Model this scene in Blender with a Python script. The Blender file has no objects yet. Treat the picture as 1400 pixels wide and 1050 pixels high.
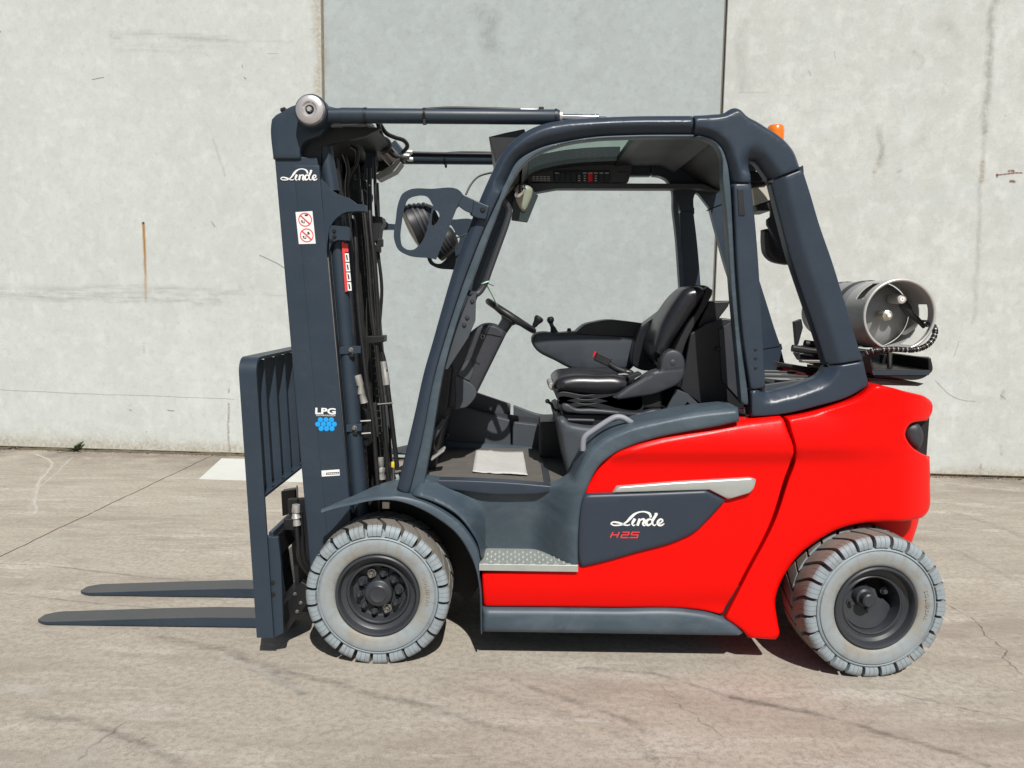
import bpy, bmesh, math, random
import numpy as np
from mathutils import Vector, Matrix
from mathutils.geometry import delaunay_2d_cdt, tessellate_polygon
random.seed(7)
R = math.radians
# ------------------------------------------------------------------ camera, sky, sun, exposure
FOC, PW, PH = 1034.0, 1400.0, 1050.0
CAM = Vector((0.0, -3.58, 1.51)); PITCH, ROLL = R(6.3), R(0.8)
sc = bpy.context.scene
col = sc.collection
_f = Vector((0, math.cos(PITCH), -math.sin(PITCH))); _r = Vector((1, 0, 0)); _u = _r.cross(_f)
CR = _r*math.cos(ROLL)+_u*math.sin(ROLL); CU = _u*math.cos(ROLL)-_r*math.sin(ROLL)
cd = bpy.data.cameras.new('camera'); cam = bpy.data.objects.new('camera', cd); col.objects.link(cam)
cd.sensor_width = 36; cd.lens = FOC*36/PW; cd.clip_end = 400; cd.clip_start = .05
m = Matrix((CR, CU, -_f)).transposed().to_4x4(); m.translation = CAM
cam.matrix_world = m
sc.camera = cam
SUN_EL, SUN_AZ = R(49), Vector((.22, -1.0))       # from the camera side, a little from the rear end
w = bpy.data.worlds.new('World'); sc.world = w; w.use_nodes = True
nt = w.node_tree; bg = nt.nodes['Background']; sky = nt.nodes.new('ShaderNodeTexSky')
sky.sky_type = 'NISHITA'; sky.sun_disc = False; sky.sun_elevation = SUN_EL
sky.sun_rotation = math.atan2(SUN_AZ.x, SUN_AZ.y); sky.air_density = 1.0; sky.dust_density = 1.2
nt.links.new(sky.outputs[0], bg.inputs[0]); bg.inputs[1].default_value = 0.05
sd = bpy.data.lights.new('sun', 'SUN'); so = bpy.data.objects.new('sun', sd); col.objects.link(so)
sd.energy = 5.0; sd.angle = R(.53); sd.color = (1, .965, .91)
_a = SUN_AZ.normalized()
sdir = Vector((_a.x*math.cos(SUN_EL), _a.y*math.cos(SUN_EL), math.sin(SUN_EL)))
so.rotation_euler = sdir.to_track_quat('Z', 'Y').to_euler(); so.location = sdir*20
vs = sc.view_settings; vs.view_transform = 'Standard'; vs.look = 'None'; vs.exposure = 0.0; vs.gamma = 1; vs.use_curve_mapping = False
sc.render.engine = 'CYCLES'
cy = sc.cycles; cy.max_bounces = 6; cy.diffuse_bounces = 3; cy.glossy_bounces = 3; cy.transmission_bounces = 4; cy.transparent_max_bounces = 24; cy.caustics_reflective = False; cy.caustics_refractive = False

# ------------------------------------------------------------------ measuring: photo position + distance across the truck -> place
def P(px, py, Y):
    d = _f + CR*((px-PW/2)/FOC) - CU*((py-PH/2)/FOC)
    return CAM + d*((Y-CAM.y)/d.y)
def G(px, py, z=0.0):
    d = _f + CR*((px-PW/2)/FOC) - CU*((py-PH/2)/FOC)
    return CAM + d*((z-CAM.z)/d.z)

# ------------------------------------------------------------------ materials
MATS = {}
def nodes(m):
    m.use_nodes = True; t = m.node_tree; return t, t.nodes['Principled BSDF']
def N(t, typ, **kw):
    n = t.nodes.new(typ)
    for k, v in kw.items():
        if k.startswith('i_'):
            key = k[2:]; n.inputs[int(key) if key.isdigit() else key].default_value = v
        else: setattr(n, k, v)
    return n
def ramp(t, src, a, b, ca=(0, 0, 0, 1), cb=(1, 1, 1, 1)):
    n = t.nodes.new('ShaderNodeValToRGB'); n.color_ramp.elements[0].position = a; n.color_ramp.elements[1].position = b
    n.color_ramp.elements[0].color = ca; n.color_ramp.elements[1].color = cb
    t.links.new(src, n.inputs[0]); return n.outputs[0]
def mixc(t, fac, a, b, mode='MIX'):
    n = t.nodes.new('ShaderNodeMix'); n.data_type = 'RGBA'; n.blend_type = mode
    for s, v in ((n.inputs[0], fac), (n.inputs[6], a), (n.inputs[7], b)):
        if hasattr(v, 'links'): t.links.new(v, s)
        elif isinstance(v, (int, float)): s.default_value = v
        else: s.default_value = (*v[:3], 1)
    return n.outputs[2]
def math_(t, op, a, b=None, clamp=False):
    n = t.nodes.new('ShaderNodeMath'); n.operation = op; n.use_clamp = clamp
    for s, v in zip(n.inputs, (a, b)):
        if v is None: continue
        if hasattr(v, 'links'): t.links.new(v, s)
        else: s.default_value = v
    return n.outputs[0]
def noise(t, vec, scale, detail=4, rough=.55, stretch=None, dist=0):
    if stretch:
        mp = N(t, 'ShaderNodeMapping'); mp.inputs['Scale'].default_value = stretch; t.links.new(vec, mp.inputs[0]); vec = mp.outputs[0]
    n = N(t, 'ShaderNodeTexNoise', i_Scale=scale, i_Detail=detail, i_Roughness=rough, i_Distortion=dist)
    t.links.new(vec, n.inputs['Vector']); return n.outputs[0]
def coords(t):
    return t.nodes.new('ShaderNodeTexCoord').outputs['Object']
def mat(name, c, rough=.5, metal=0, var=.12, scale=9, bump=0, bscale=250, dust=0, dustc=(.32, .29, .25), coat=0, spec=.5, rvar=.08, trans=0, emit=None):
    m = bpy.data.materials.new(name); t, b = nodes(m); MATS[name] = m
    vec = coords(t)
    nz = noise(t, vec, scale, 5, .6)
    base = mixc(t, nz, tuple(x*(1-var) for x in c), tuple(x*(1+var) for x in c))
    if dust:
        d1 = noise(t, vec, 3.1, 6, .65, stretch=(1, 1, 1.6))
        d2 = noise(t, vec, 60, 3, .7)
        f = math_(t, 'MULTIPLY', ramp(t, d1, .42, .75), ramp(t, d2, .3, .8))
        f = math_(t, 'MULTIPLY', f, dust)
        base = mixc(t, f, base, dustc)
    t.links.new(base, b.inputs['Base Color'])
    rr = N(t, 'ShaderNodeMapRange', i_3=max(.02, rough-rvar), i_4=min(1, rough+rvar)); t.links.new(nz, rr.inputs[0]); t.links.new(rr.outputs[0], b.inputs['Roughness'])
    b.inputs['Metallic'].default_value = metal; b.inputs['Specular IOR Level'].default_value = spec
    b.inputs['Coat Weight'].default_value = coat; b.inputs['Coat Roughness'].default_value = .08
    if trans: b.inputs['Transmission Weight'].default_value = trans
    if bump:
        bn = N(t, 'ShaderNodeBump', i_Strength=bump, i_Distance=.002); t.links.new(noise(t, vec, bscale, 3, .6), bn.inputs['Height']); t.links.new(bn.outputs[0], b.inputs['Normal'])
    return m
mat('steel_charcoal', (.026, .040, .058), .42, spec=.36, var=.12, dust=.06, bump=.05, bscale=120)
mat('guard_charcoal', (.027, .040, .060), .36, spec=.42, var=.10, dust=.04, bump=.07, bscale=420)
mat('plastic_charcoal', (.048, .070, .090), .46, spec=.42, var=.18, scale=5, dust=.22, dustc=(.16, .20, .24), bump=.14, bscale=600)
mat('plastic_inset', (.030, .040, .058), .40, spec=.35, var=.08, bump=.10, bscale=700)
mat('fork_steel', (.052, .056, .060), .45, spec=.4, var=.25, scale=14, dust=.5, dustc=(.13, .12, .11), bump=.1, bscale=90)
mat('red_paint', (.73, .0028, .0014), .30, var=.03, scale=2.5, bump=.10, bscale=160, coat=.0, spec=.17, dust=.004)
mat('black_plastic', (.011, .012, .015), .46, var=.2, dust=.06, bump=.1, bscale=500)
mat('black_steel', (.008, .0085, .010), .45, var=.25, dust=.05)
mat('underbody', (.007, .007, .007), .7, var=.3, dust=.05)
mat('vinyl', (.014, .015, .019), .30, var=.1, bump=.12, bscale=500, dust=.04)
mat('seat_plastic', (.035, .038, .046), .5, var=.08, bump=.12, bscale=700)
mat('interior_grey', (.048, .058, .070), .55, var=.1, dust=.12, bump=.1, bscale=500)
mat('interior_dark', (.030, .033, .042), .55, var=.12, dust=.08)
mat('hose', (.011, .011, .012), .42, var=.2, dust=.08)
mat('zinc', (.50, .49, .46), .42, .55, var=.2, scale=40)
mat('chrome', (.75, .75, .76), .10, 1, var=.03)
mat('bare_steel', (.33, .32, .30), .42, .9, var=.25, scale=25)
mat('boss_metal', (.52, .50, .495), .36, .55, var=.12, scale=30)
mat('tread_plate', (.46, .49, .46), .40, .45, var=.16, scale=14, dust=.15)
mat('silver_trim', (.50, .53, .51), .38, .55, var=.04, scale=30)
mat('grip_grey', (.24, .25, .28), .5, var=.05)
mat('rim', (.030, .034, .041), .40, var=.2, dust=.30, dustc=(.12, .11, .10))
mat('white_print', (.80, .80, .78), .5, var=.03)
mat('red_print', (.70, .05, .05), .5, var=.05)
mat('blue_print', (.01, .33, .78), .45, var=.03)
mat('black_print', (.02, .02, .022), .5, var=.05)
mat('orange_lens', (.85, .19, .01), .25, var=.06, coat=.4)
mat('switch_black', (.016, .017, .022), .35, var=.1)
mat('switch_red', (.75, .012, .015), .35, var=.05)
mat('switch_mark', (.55, .55, .55), .5, var=.1)
mat('beige_lens', (.52, .49, .42), .3, var=.1)
mat('lamp_reflector', (.55, .53, .47), .2, .7, var=.1)
mat('mirror', (.8, .8, .8), .04, 1, var=.01)
mat('yellow_plastic', (.7, .55, .03), .4)
mat('green_tie', (.45, .72, .52), .4, var=.1)
mat('deck_grey', (.30, .30, .28), .5, var=.12, dust=.3)
mat('floor_mat', (.105, .098, .088), .8, var=.3, scale=14, dust=.6, dustc=(.2, .18, .15), bump=.3, bscale=200)
mat('weed_leaf', (.055, .085, .025), .6, var=.35, scale=30)
mat('weed_dry', (.14, .11, .05), .8, var=.3, scale=30)
mat('tank_paint', (.30, .305, .31), .45, .2, var=.2, scale=6, dust=.15, bump=.06, bscale=200)
mat('tank_collar', (.50, .495, .48), .42, .25, var=.18, scale=9, dust=.2)
mat('tank_rim', (.56, .55, .53), .36, .45, var=.15, scale=12)
mat('brass', (.62, .58, .46), .35, .8, var=.15)
mat('rust', (.16, .06, .02), .8, var=.3, scale=60)
mat('sealant', (.17, .15, .12), .8, var=.2, scale=20)
mat('gap_shade_dirt', (.045, .04, .034), .95, var=.5, scale=20)
mat('joint_dirt', (.13, .11, .09), .95, var=.4, scale=12)
mat('soil', (.105, .088, .060), .95, var=.45, scale=14, dust=.4, dustc=(.09, .085, .04))

def glass(name, c, rough=.02):
    m = bpy.data.materials.new(name); t, b = nodes(m); MATS[name] = m
    tr = N(t, 'ShaderNodeBsdfTransparent'); tr.inputs[0].default_value = (*c, 1)
    gl = N(t, 'ShaderNodeBsdfGlossy'); gl.inputs['Roughness'].default_value = rough
    mx = N(t, 'ShaderNodeMixShader'); mx.inputs[0].default_value = .05
    t.links.new(tr.outputs[0], mx.inputs[1]); t.links.new(gl.outputs[0], mx.inputs[2])
    t.links.new(mx.outputs[0], t.nodes['Material Output'].inputs[0]); return m
glass('roof_glass', (.72, .80, .76))

# tyre compound: grey non-marking rubber, stained ring by the rim; worn brown running face
def tyre_mats():
    m = mat('tyre_grey', (.262, .306, .332), .62, var=.08, scale=12, bump=.06, bscale=200)
    t = m.node_tree; b = t.nodes['Principled BSDF']
    vec = coords(t); ln = t.nodes.new('ShaderNodeVectorMath'); ln.operation = 'LENGTH'
    mp = N(t, 'ShaderNodeMapping'); mp.inputs['Scale'].default_value = (1, 0, 1); t.links.new(vec, mp.inputs[0]); t.links.new(mp.outputs[0], ln.inputs[0])
    ring = N(t, 'ShaderNodeMapRange', i_1=.236, i_2=.190); t.links.new(ln.outputs['Value'], ring.inputs[0])
    st = ramp(t, noise(t, vec, 9, 6, .75), .36, .60)
    f = math_(t, 'MULTIPLY', math_(t, 'MULTIPLY', ring.outputs[0], st), .95)
    src = b.inputs['Base Color'].links[0].from_socket
    c1 = mixc(t, f, src, (.27, .245, .20))
    f2 = math_(t, 'MULTIPLY', ramp(t, noise(t, vec, 16, 6, .75), .50, .66), .55)
    c2 = mixc(t, f2, c1, (.19, .18, .16))
    t.links.new(c2, b.inputs['Base Color'])
    mat('tyre_worn', (.165, .150, .130), .85, var=.25, scale=30, dust=.4, dustc=(.30, .27, .22))
tyre_mats()

# weathered finish on the moulded side panels: paler rubbed patches and smears
def weather():
    t = MATS['plastic_charcoal'].node_tree; b = t.nodes['Principled BSDF']; vec = coords(t)
    src = b.inputs['Base Color'].links[0].from_socket
    f = math_(t, 'MULTIPLY', ramp(t, noise(t, vec, 2.6, 7, .68, stretch=(1, 1, 2.2), dist=.6), .46, .72), .55)
    c = mixc(t, f, src, (.115, .150, .175))
    f = math_(t, 'MULTIPLY', ramp(t, noise(t, vec, 11, 6, .7, stretch=(1, 1, .6)), .55, .70), .4)
    c = mixc(t, f, c, (.055, .068, .080))
    t.links.new(c, b.inputs['Base Color'])
weather()

# ------------------------------------------------------------------ stains and scuffs: thin films lying on a surface
def film_mat(name, c, strength, gscale=30, lo=.28, hi=.60, stretch=None):
    m = bpy.data.materials.new(name); t, b = nodes(m); MATS[name] = m; vec = coords(t)
    b.inputs['Base Color'].default_value = (*c, 1); b.inputs['Roughness'].default_value = .9; b.inputs['Specular IOR Level'].default_value = .15
    uv = t.nodes.new('ShaderNodeUVMap'); sx = t.nodes.new('ShaderNodeSeparateXYZ'); t.links.new(uv.outputs[0], sx.inputs[0])
    pr = N(t, 'ShaderNodeMapRange', interpolation_type='SMOOTHSTEP'); t.links.new(sx.outputs[0], pr.inputs[0])
    f = math_(t, 'MULTIPLY', math_(t, 'MULTIPLY', pr.outputs[0], sx.outputs[1]), strength)
    f = math_(t, 'MULTIPLY', f, ramp(t, noise(t, vec, gscale, 6, .72, stretch=stretch), lo, hi))
    tr = N(t, 'ShaderNodeBsdfTransparent'); mx = N(t, 'ShaderNodeMixShader')
    t.links.new(f, mx.inputs[0]); t.links.new(tr.outputs[0], mx.inputs[1]); t.links.new(b.outputs[0], mx.inputs[2]); t.links.new(mx.outputs[0], t.nodes['Material Output'].inputs[0])
FILM = [0]
def films(name, lst, material, parent, place, nrm, step=.03, wob=.25, fade=0.0):
    """each entry (photo points, half width in m, strength) becomes one soft-edged film"""
    for pts, wdt, st in lst:
        FILM[0] += 1; lift = nrm*(.0010+.00002*FILM[0])
        q = [place(*p) for p in pts]; L = [q[0]]
        for i in range(len(q)-1):
            p0, p1, p2, p3 = q[max(i-1, 0)], q[i], q[i+1], q[min(i+2, len(q)-1)]
            k = max(2, int((p2-p1).length/max(step, wdt*.8)))
            for j in range(1, k+1):
                s = j/k; L.append(.5*((2*p1)+(p2-p0)*s+(2*p0-5*p1+4*p2-p3)*s*s+(-p0+3*p1-3*p2+p3)*s**3))
        n = len(L); bm = bmesh.new(); uvl = bm.loops.layers.uv.new('UVMap'); rows = []
        T0 = (L[-1]-L[0]).normalized(); L = [L[0]-T0*wdt*.8]+L+[L[-1]+T0*wdt*.8]; n = len(L); jit = 0
        for i in range(n):
            T = (L[min(i+1, n-1)]-L[max(i-1, 0)]).normalized(); B = T.cross(nrm).normalized()
            jit = .7*jit+random.uniform(-1, 1)*wob*wdt; e = 0 if i in (0, n-1) else 1
            v = st*(1-fade*i/(n-1))
            rows.append([(bm.verts.new(L[i]+B*(jit+wdt*c)+lift), (e*(1-abs(c)), v)) for c in (-1, -.5, 0, .5, 1)])
        for a, b in zip(rows, rows[1:]):
            for i in range(4):
                qd = (a[i], b[i], b[i+1], a[i+1]); f = bm.faces.new([x[0] for x in qd])
                for lp, x in zip(f.loops, qd): lp[uvl].uv = x[1]
        link(name, bm, material, parent, smooth=False)

# ------------------------------------------------------------------ mesh helpers
def link(name, bm, material, parent=None, smooth=True, bev=0, seg=2, ang=35):
    bmesh.ops.recalc_face_normals(bm, faces=bm.faces)
    me = bpy.data.meshes.new(name); bm.to_mesh(me); bm.free()
    mats = material if isinstance(material, (list, tuple)) else [material]
    for k in mats: me.materials.append(MATS[k])
    if smooth:
        for p in me.polygons: p.use_smooth = True
        me.set_sharp_from_angle(angle=R(ang))
    o = bpy.data.objects.new(name, me); col.objects.link(o)
    if parent is not None: o.parent = parent
    if bev:
        b = o.modifiers.new('bevel', 'BEVEL'); b.width = bev; b.segments = seg; b.limit_method = 'ANGLE'; b.angle_limit = R(40); b.harden_normals = smooth
    return o
def empty(name, loc=(0, 0, 0), parent=None):
    o = bpy.data.objects.new(name, None); col.objects.link(o); o.location = loc; o.empty_display_size = .2
    if parent is not None: o.parent = parent
    return o
def tag(o, label=None, cat=None, group=None, kind=None):
    for k, v in (('label', label), ('category', cat), ('group', group), ('kind', kind)):
        if v: o[k] = v
    return o
def mirror(o, parent=None):
    """the same part on the other side of the truck"""
    c = o.copy(); col.objects.link(c); c.data = o.data.copy() if o.data else None
    if c.data:
        bm = bmesh.new(); bm.from_mesh(c.data)
        for v in bm.verts: v.co.y = -v.co.y
        bmesh.ops.reverse_faces(bm, faces=bm.faces); bm.to_mesh(c.data); bm.free()
    c.parent = parent if parent is not None else o.parent
    for ch in [x for x in bpy.data.objects if x.parent == o]: mirror(ch, c)
    return c
def spline(pts, step=4.0, closed=True, straight=False):
    """smooth line through the points; a third value of 1 keeps a corner sharp"""
    n = len(pts); out = []
    p = [np.array(q[:2], float) for q in pts]; cr = [len(q) > 2 and q[2] == 1 for q in pts]
    def tan(i):
        if not closed and i in (0, n-1): return None
        a, b, c = p[(i-1) % n], p[i], p[(i+1) % n]
        d0, d1 = np.linalg.norm(b-a)+1e-9, np.linalg.norm(c-b)+1e-9
        t = ((b-a)/d0*d1+(c-b)/d1*d0)/(d0+d1); return t
    for i in range(n if closed else n-1):
        a, b = p[i], p[(i+1) % n]; L = np.linalg.norm(b-a)
        ta = None if cr[i] else tan(i); tb = None if cr[(i+1) % n] else tan((i+1) % n)
        k = max(1, int(round(L/step)))
        ch = (b-a)/(L+1e-9)
        if ta is None and tb is None and straight: k = 1
        if ta is None: ta = ch
        if tb is None: tb = ch
        for j in range(k):
            s = j/k; h1 = 2*s**3-3*s**2+1; h2 = s**3-2*s**2+s; h3 = -2*s**3+3*s**2; h4 = s**3-s**2
            out.append(h1*a+h2*L*ta+h3*b+h4*L*tb)
    if not closed: out.append(p[-1])
    return np.array(out)
def dseg(q, line, closed=False):
    """distance from points q (n,2) to a polyline"""
    A = np.array(line, float); B = np.roll(A, -1, 0)
    if not closed: A, B = A[:-1], B[:-1]
    best = np.full(len(q), 1e9)
    for a, b in zip(A, B):
        ab = b-a; L = ab@ab
        h = np.clip(((q-a)@ab)/(L+1e-12), 0, 1)
        best = np.minimum(best, np.hypot(*(q-a-h[:, None]*ab).T))
    return best
def inside(q, poly):
    x, y = q[:, 0], q[:, 1]; r = np.zeros(len(q), bool); n = len(poly)
    for i in range(n):
        a, b = poly[i], poly[(i+1) % n]
        if a[1] == b[1]: continue
        c = ((a[1] > y) != (b[1] > y)) & (x < (b[0]-a[0])*(y-a[1])/(b[1]-a[1])+a[0]); r ^= c
    return r
PXM = .0029
def sstep(x, a, b):
    s = np.clip((x-a)/(b-a), 0, 1); return s*s*(3-2*s)
def panel(name, pts, Y0, Yb, material, parent, r=3.0, f=None, grid=9.0, step=5.0, chamfer=(), rdepth=None, follow=False):
    """moulded panel: outline on the plane Y0, rounded rim, sculpted face (f adds depth), extruded back to Yb"""
    loop = spline(pts, step)
    area = .5*np.sum(loop[:, 0]*np.roll(loop[:, 1], -1)-np.roll(loop[:, 0], -1)*loop[:, 1])
    if area < 0: loop = loop[::-1].copy()
    nxt, prv = np.roll(loop, -1, 0), np.roll(loop, 1, 0); tg = nxt-prv; tg /= np.linalg.norm(tg, axis=1)[:, None]+1e-9
    inn = np.stack([-tg[:, 1], tg[:, 0]], 1)
    allp = [loop]
    for k in (.12, .4, 1.0):
        q = loop+inn*(r*k); ok = inside(q, loop) & (dseg(q, loop, True) > r*k*.93); allp.append(q[ok])
    for line, wd, dp in chamfer:
        L = spline([tuple(a)+(0,) if len(a) == 2 else a for a in line], step, closed=False); T = np.gradient(L, axis=0); T /= np.linalg.norm(T, axis=1)[:, None]+1e-9
        nn = np.stack([-T[:, 1], T[:, 0]], 1)
        for s in (-1, 1):
            for k in (wd*.8, wd, wd*1.2):
                q = L+nn*s*k; ok = inside(q, loop) & (dseg(q, loop, True) > r*1.05); allp.append(q[ok])
    x0, y0 = loop.min(0); x1, y1 = loop.max(0)
    gx, gy = np.meshgrid(np.arange(x0+grid/2, x1, grid), np.arange(y0+grid/2, y1, grid))
    q = np.stack([gx.ravel(), gy.ravel()], 1)
    if len(q):
        q = q[inside(q, loop)]
        if len(q): q = q[dseg(q, loop, True) > r+grid*.3]; allp.append(q)
    pt = np.concatenate(allp)
    n = len(loop)
    vs_, es, fs, *_ = delaunay_2d_cdt([Vector(a) for a in pt], [], [list(range(n))], 1, 1e-4)
    co = np.array([tuple(v) for v in vs_])
    d = dseg(co, loop, True); rd = rdepth if rdepth is not None else r*PXM
    off = np.where(d < r, rd*(1-np.sqrt(np.clip(1-(1-d/r)**2, 0, 1))), 0)
    for line, wd, dp in chamfer:
        L = spline([tuple(a)+(0,) if len(a) == 2 else a for a in line], step, closed=False)
        dd = dseg(co, L)/wd
        off = off+dp*np.where(dd < .8, 1-dd, np.where(dd < 1.2, (1.2-dd)**2/.8, 0))
    if f is not None: off = off+f(co[:, 0], co[:, 1])
    bm = bmesh.new(); V = []
    for c, o in zip(co, off):
        p = P(c[0], c[1], Y0+o if follow else Y0); V.append(bm.verts.new((p.x, Y0+o, p.z)))
    pxy = {v: c for v, c in zip(V, co)}
    for fc in fs:
        try: bm.faces.new([V[i] for i in fc])
        except ValueError: pass
    be = [e for e in bm.edges if len(e.link_faces) == 1]
    if callable(Yb):
        back = {tuple(round(k, 6) for k in v.co): Yb(*pxy[v]) for e in be for v in e.verts}
    ex = bmesh.ops.extrude_edge_only(bm, edges=be)['geom']
    for v in ex:
        if isinstance(v, bmesh.types.BMVert): v.co.y = back[tuple(round(k, 6) for k in v.co)] if callable(Yb) else Yb
    bmesh.ops.holes_fill(bm, edges=[e for e in bm.edges if len(e.link_faces) == 1], sides=0)
    return link(name, bm, material, parent, ang=38)
def plate(name, pts, Y0, Y1, material, parent, bev=.003, seg=2, holes=(), Yp=None, step=4, smooth=True):
    """flat plate cut to an outline (with holes), from Y0 back to Y1"""
    Yp = Y0 if Yp is None else Yp
    loops = [spline(pts, step, straight=True)]+[spline(h, step, straight=True) for h in holes]
    polys = [[Vector((a[0], a[1], 0)) for a in L] for L in loops]
    bm = bmesh.new(); fr, bk = [], []
    for L in loops:
        for a in L:
            p = P(a[0], a[1], Yp); fr.append(bm.verts.new((p.x, Y0, p.z))); bk.append(bm.verts.new((p.x, Y1, p.z)))
    if len(loops) == 1:
        bm.faces.new(fr); bm.faces.new(bk[::-1])
    else:
        for tri in tessellate_polygon(polys):
            bm.faces.new([fr[i] for i in tri]); bm.faces.new([bk[i] for i in reversed(tri)])
    k = 0
    for L in loops:
        n = len(L)
        for i in range(n):
            a, b = k+i, k+(i+1) % n; bm.faces.new((fr[a], fr[b], bk[b], bk[a]))
        k += n
    return link(name, bm, material, parent, smooth=smooth, bev=bev, seg=seg)
def add_box(bm, c, s, rot=None):
    M = Matrix.Translation(c) @ (rot.to_4x4() if rot is not None else Matrix.Identity(4)) @ Matrix.Diagonal((s[0], s[1], s[2], 1))
    bmesh.ops.create_cube(bm, size=1, matrix=M)
def box(name, c, s, material, parent, bev=.004, rot=None, seg=2):
    bm = bmesh.new(); add_box(bm, Vector(c), s, rot); return link(name, bm, material, parent, bev=bev, seg=seg)
def add_tube(bm, pts, rad, res=12, smooth=True, caps=True, sub=6):
    pts = [Vector(p) for p in pts]
    if smooth and len(pts) > 2:
        out = []
        for i in range(len(pts)-1):
            p0, p1, p2, p3 = pts[max(i-1, 0)], pts[i], pts[i+1], pts[min(i+2, len(pts)-1)]
            for j in range(sub):
                s = j/sub
                out.append(.5*((2*p1)+(p2-p0)*s+(2*p0-5*p1+4*p2-p3)*s*s+(-p0+3*p1-3*p2+p3)*s**3))
        out.append(pts[-1]); pts = out
    rr = rad if isinstance(rad, (list, tuple)) else [rad]*len(pts)
    if len(rr) != len(pts): rr = list(np.interp(np.linspace(0, 1, len(pts)), np.linspace(0, 1, len(rr)), rr))
    T = [(pts[min(i+1, len(pts)-1)]-pts[max(i-1, 0)]).normalized() for i in range(len(pts))]
    n = T[0].orthogonal().normalized(); rings = []
    for i, p in enumerate(pts):
        n = (n-T[i]*n.dot(T[i])).normalized(); b = T[i].cross(n)
        rings.append([bm.verts.new(p+(n*math.cos(a)+b*math.sin(a))*rr[i]) for a in [2*math.pi*k/res for k in range(res)]])
    for a, b in zip(rings, rings[1:]):
        for k in range(res): bm.faces.new((a[k], a[(k+1) % res], b[(k+1) % res], b[k]))
    if caps: bm.faces.new(rings[0][::-1]); bm.faces.new(rings[-1])
def tube(name, pts, rad, material, parent, res=12, smooth=True, sub=6):
    bm = bmesh.new(); add_tube(bm, pts, rad, res, smooth, True, sub); return link(name, bm, material, parent, ang=50)
def add_lathe(bm, prof, c, axis, segs=32, closed=False):
    """prof: (radius, distance along axis)"""
    axis = Vector(axis).normalized(); n = axis.orthogonal().normalized(); b = axis.cross(n); c = Vector(c); rings = []
    for rad, h in prof:
        if rad < 1e-6: rings.append([bm.verts.new(c+axis*h)])
        else: rings.append([bm.verts.new(c+axis*h+(n*math.cos(a)+b*math.sin(a))*rad) for a in [2*math.pi*k/segs for k in range(segs)]])
    pr = list(zip(rings, rings[1:]))
    if closed: pr.append((rings[-1], rings[0]))
    for r0, r1 in pr:
        for k in range(segs):
            k2 = (k+1) % segs
            if len(r0) == 1 and len(r1) == 1: continue
            if len(r0) == 1: bm.faces.new((r0[0], r1[k2], r1[k]))
            elif len(r1) == 1: bm.faces.new((r0[k], r0[k2], r1[0]))
            else: bm.faces.new((r0[k], r0[k2], r1[k2], r1[k]))
def lathe(name, prof, c, axis, material, parent, segs=32, closed=False, ang=35, bev=0):
    bm = bmesh.new(); add_lathe(bm, prof, c, axis, segs, closed); return link(name, bm, material, parent, ang=ang, bev=bev)
def disc(name, px, py, Y, rpx, th, material, parent, segs=20):
    c = P(px, py, Y); rr = rpx*(Y-CAM.y)/FOC
    return lathe(name, [(0, 0), (rr*.85, 0), (rr, th*.2), (rr, th), (0, th)], c, (0, 1, 0), material, parent, segs)
def bolt(px, py, Y, rpx=2.2, h=.008, material='black_steel', parent=None, name='bolt'):
    c = P(px, py, Y); rr = rpx*(Y-CAM.y)/FOC
    return lathe(name, [(0, -h), (rr*.8, -h), (rr, -h*.7), (rr, -h*.15), (rr*1.35, -h*.1), (rr*1.35, .002), (0, .002)], c, (0, 1, 0), material, parent, 8)
def ribbons(bm, strokes_, Y, scale=1):
    """flat pen strokes in photo coordinates on the plane Y: (points, widths)"""
    for k, (pts, wd) in enumerate(strokes_):
        L = spline(pts, 1.0, closed=False) if len(pts) > 2 else np.array([q[:2] for q in pts], float)
        n = len(L); T = np.gradient(L, axis=0); T /= np.linalg.norm(T, axis=1)[:, None]+1e-9
        nn = np.stack([-T[:, 1], T[:, 0]], 1)
        ww = np.interp(np.linspace(0, 1, n), np.linspace(0, 1, len(wd)), wd)
        yy = Y-k*.00006
        a = [bm.verts.new(P(*(L[i]+nn[i]*ww[i]/2), yy)) for i in range(n)]; b = [bm.verts.new(P(*(L[i]-nn[i]*ww[i]/2), yy)) for i in range(n)]
        for i in range(n-1): bm.faces.new((a[i], a[i+1], b[i+1], b[i]))
def text_mesh(bm, s, px, py, hpx, Y, ang=0, bold=.0, shear=0, spacing=1.0, width=None, align='LEFT'):
    """letters standing on the plane Y; px,py = left end of the base line, hpx = capital height"""
    cu = bpy.data.curves.new('t', 'FONT'); cu.body = s; cu.size = 1; cu.shear = shear; cu.offset = bold; cu.space_character = spacing; cu.resolution_u = 3
    o = bpy.data.objects.new('t', cu); col.objects.link(o)
    dg = bpy.context.evaluated_depsgraph_get(); me = bpy.data.meshes.new_from_object(o.evaluated_get(dg))
    co = np.array([v.co[:] for v in me.vertices]); x0, x1 = co[:, 0].min(), co[:, 0].max(); y1 = co[:, 1].max()
    sx = hpx/y1 if width is None else width/(x1-x0); sy = hpx/y1
    ca, sa = math.cos(ang), math.sin(ang)
    V = [bm.verts.new(P(px+((c[0]-x0)*sx*ca+c[1]*sy*sa), py+((c[0]-x0)*sx*sa-c[1]*sy*ca), Y)) for c in co]
    for p in me.polygons:
        try: bm.faces.new([V[i] for i in p.vertices])
        except ValueError: pass
    bpy.data.objects.remove(o); bpy.data.curves.remove(cu); bpy.data.meshes.remove(me)
def thick(bm, th=.0006):
    """give flat print a real thickness"""
    g = bmesh.ops.extrude_face_region(bm, geom=list(bm.faces))['geom']
    for v in g:
        if isinstance(v, bmesh.types.BMVert): v.co.y -= th

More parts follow.
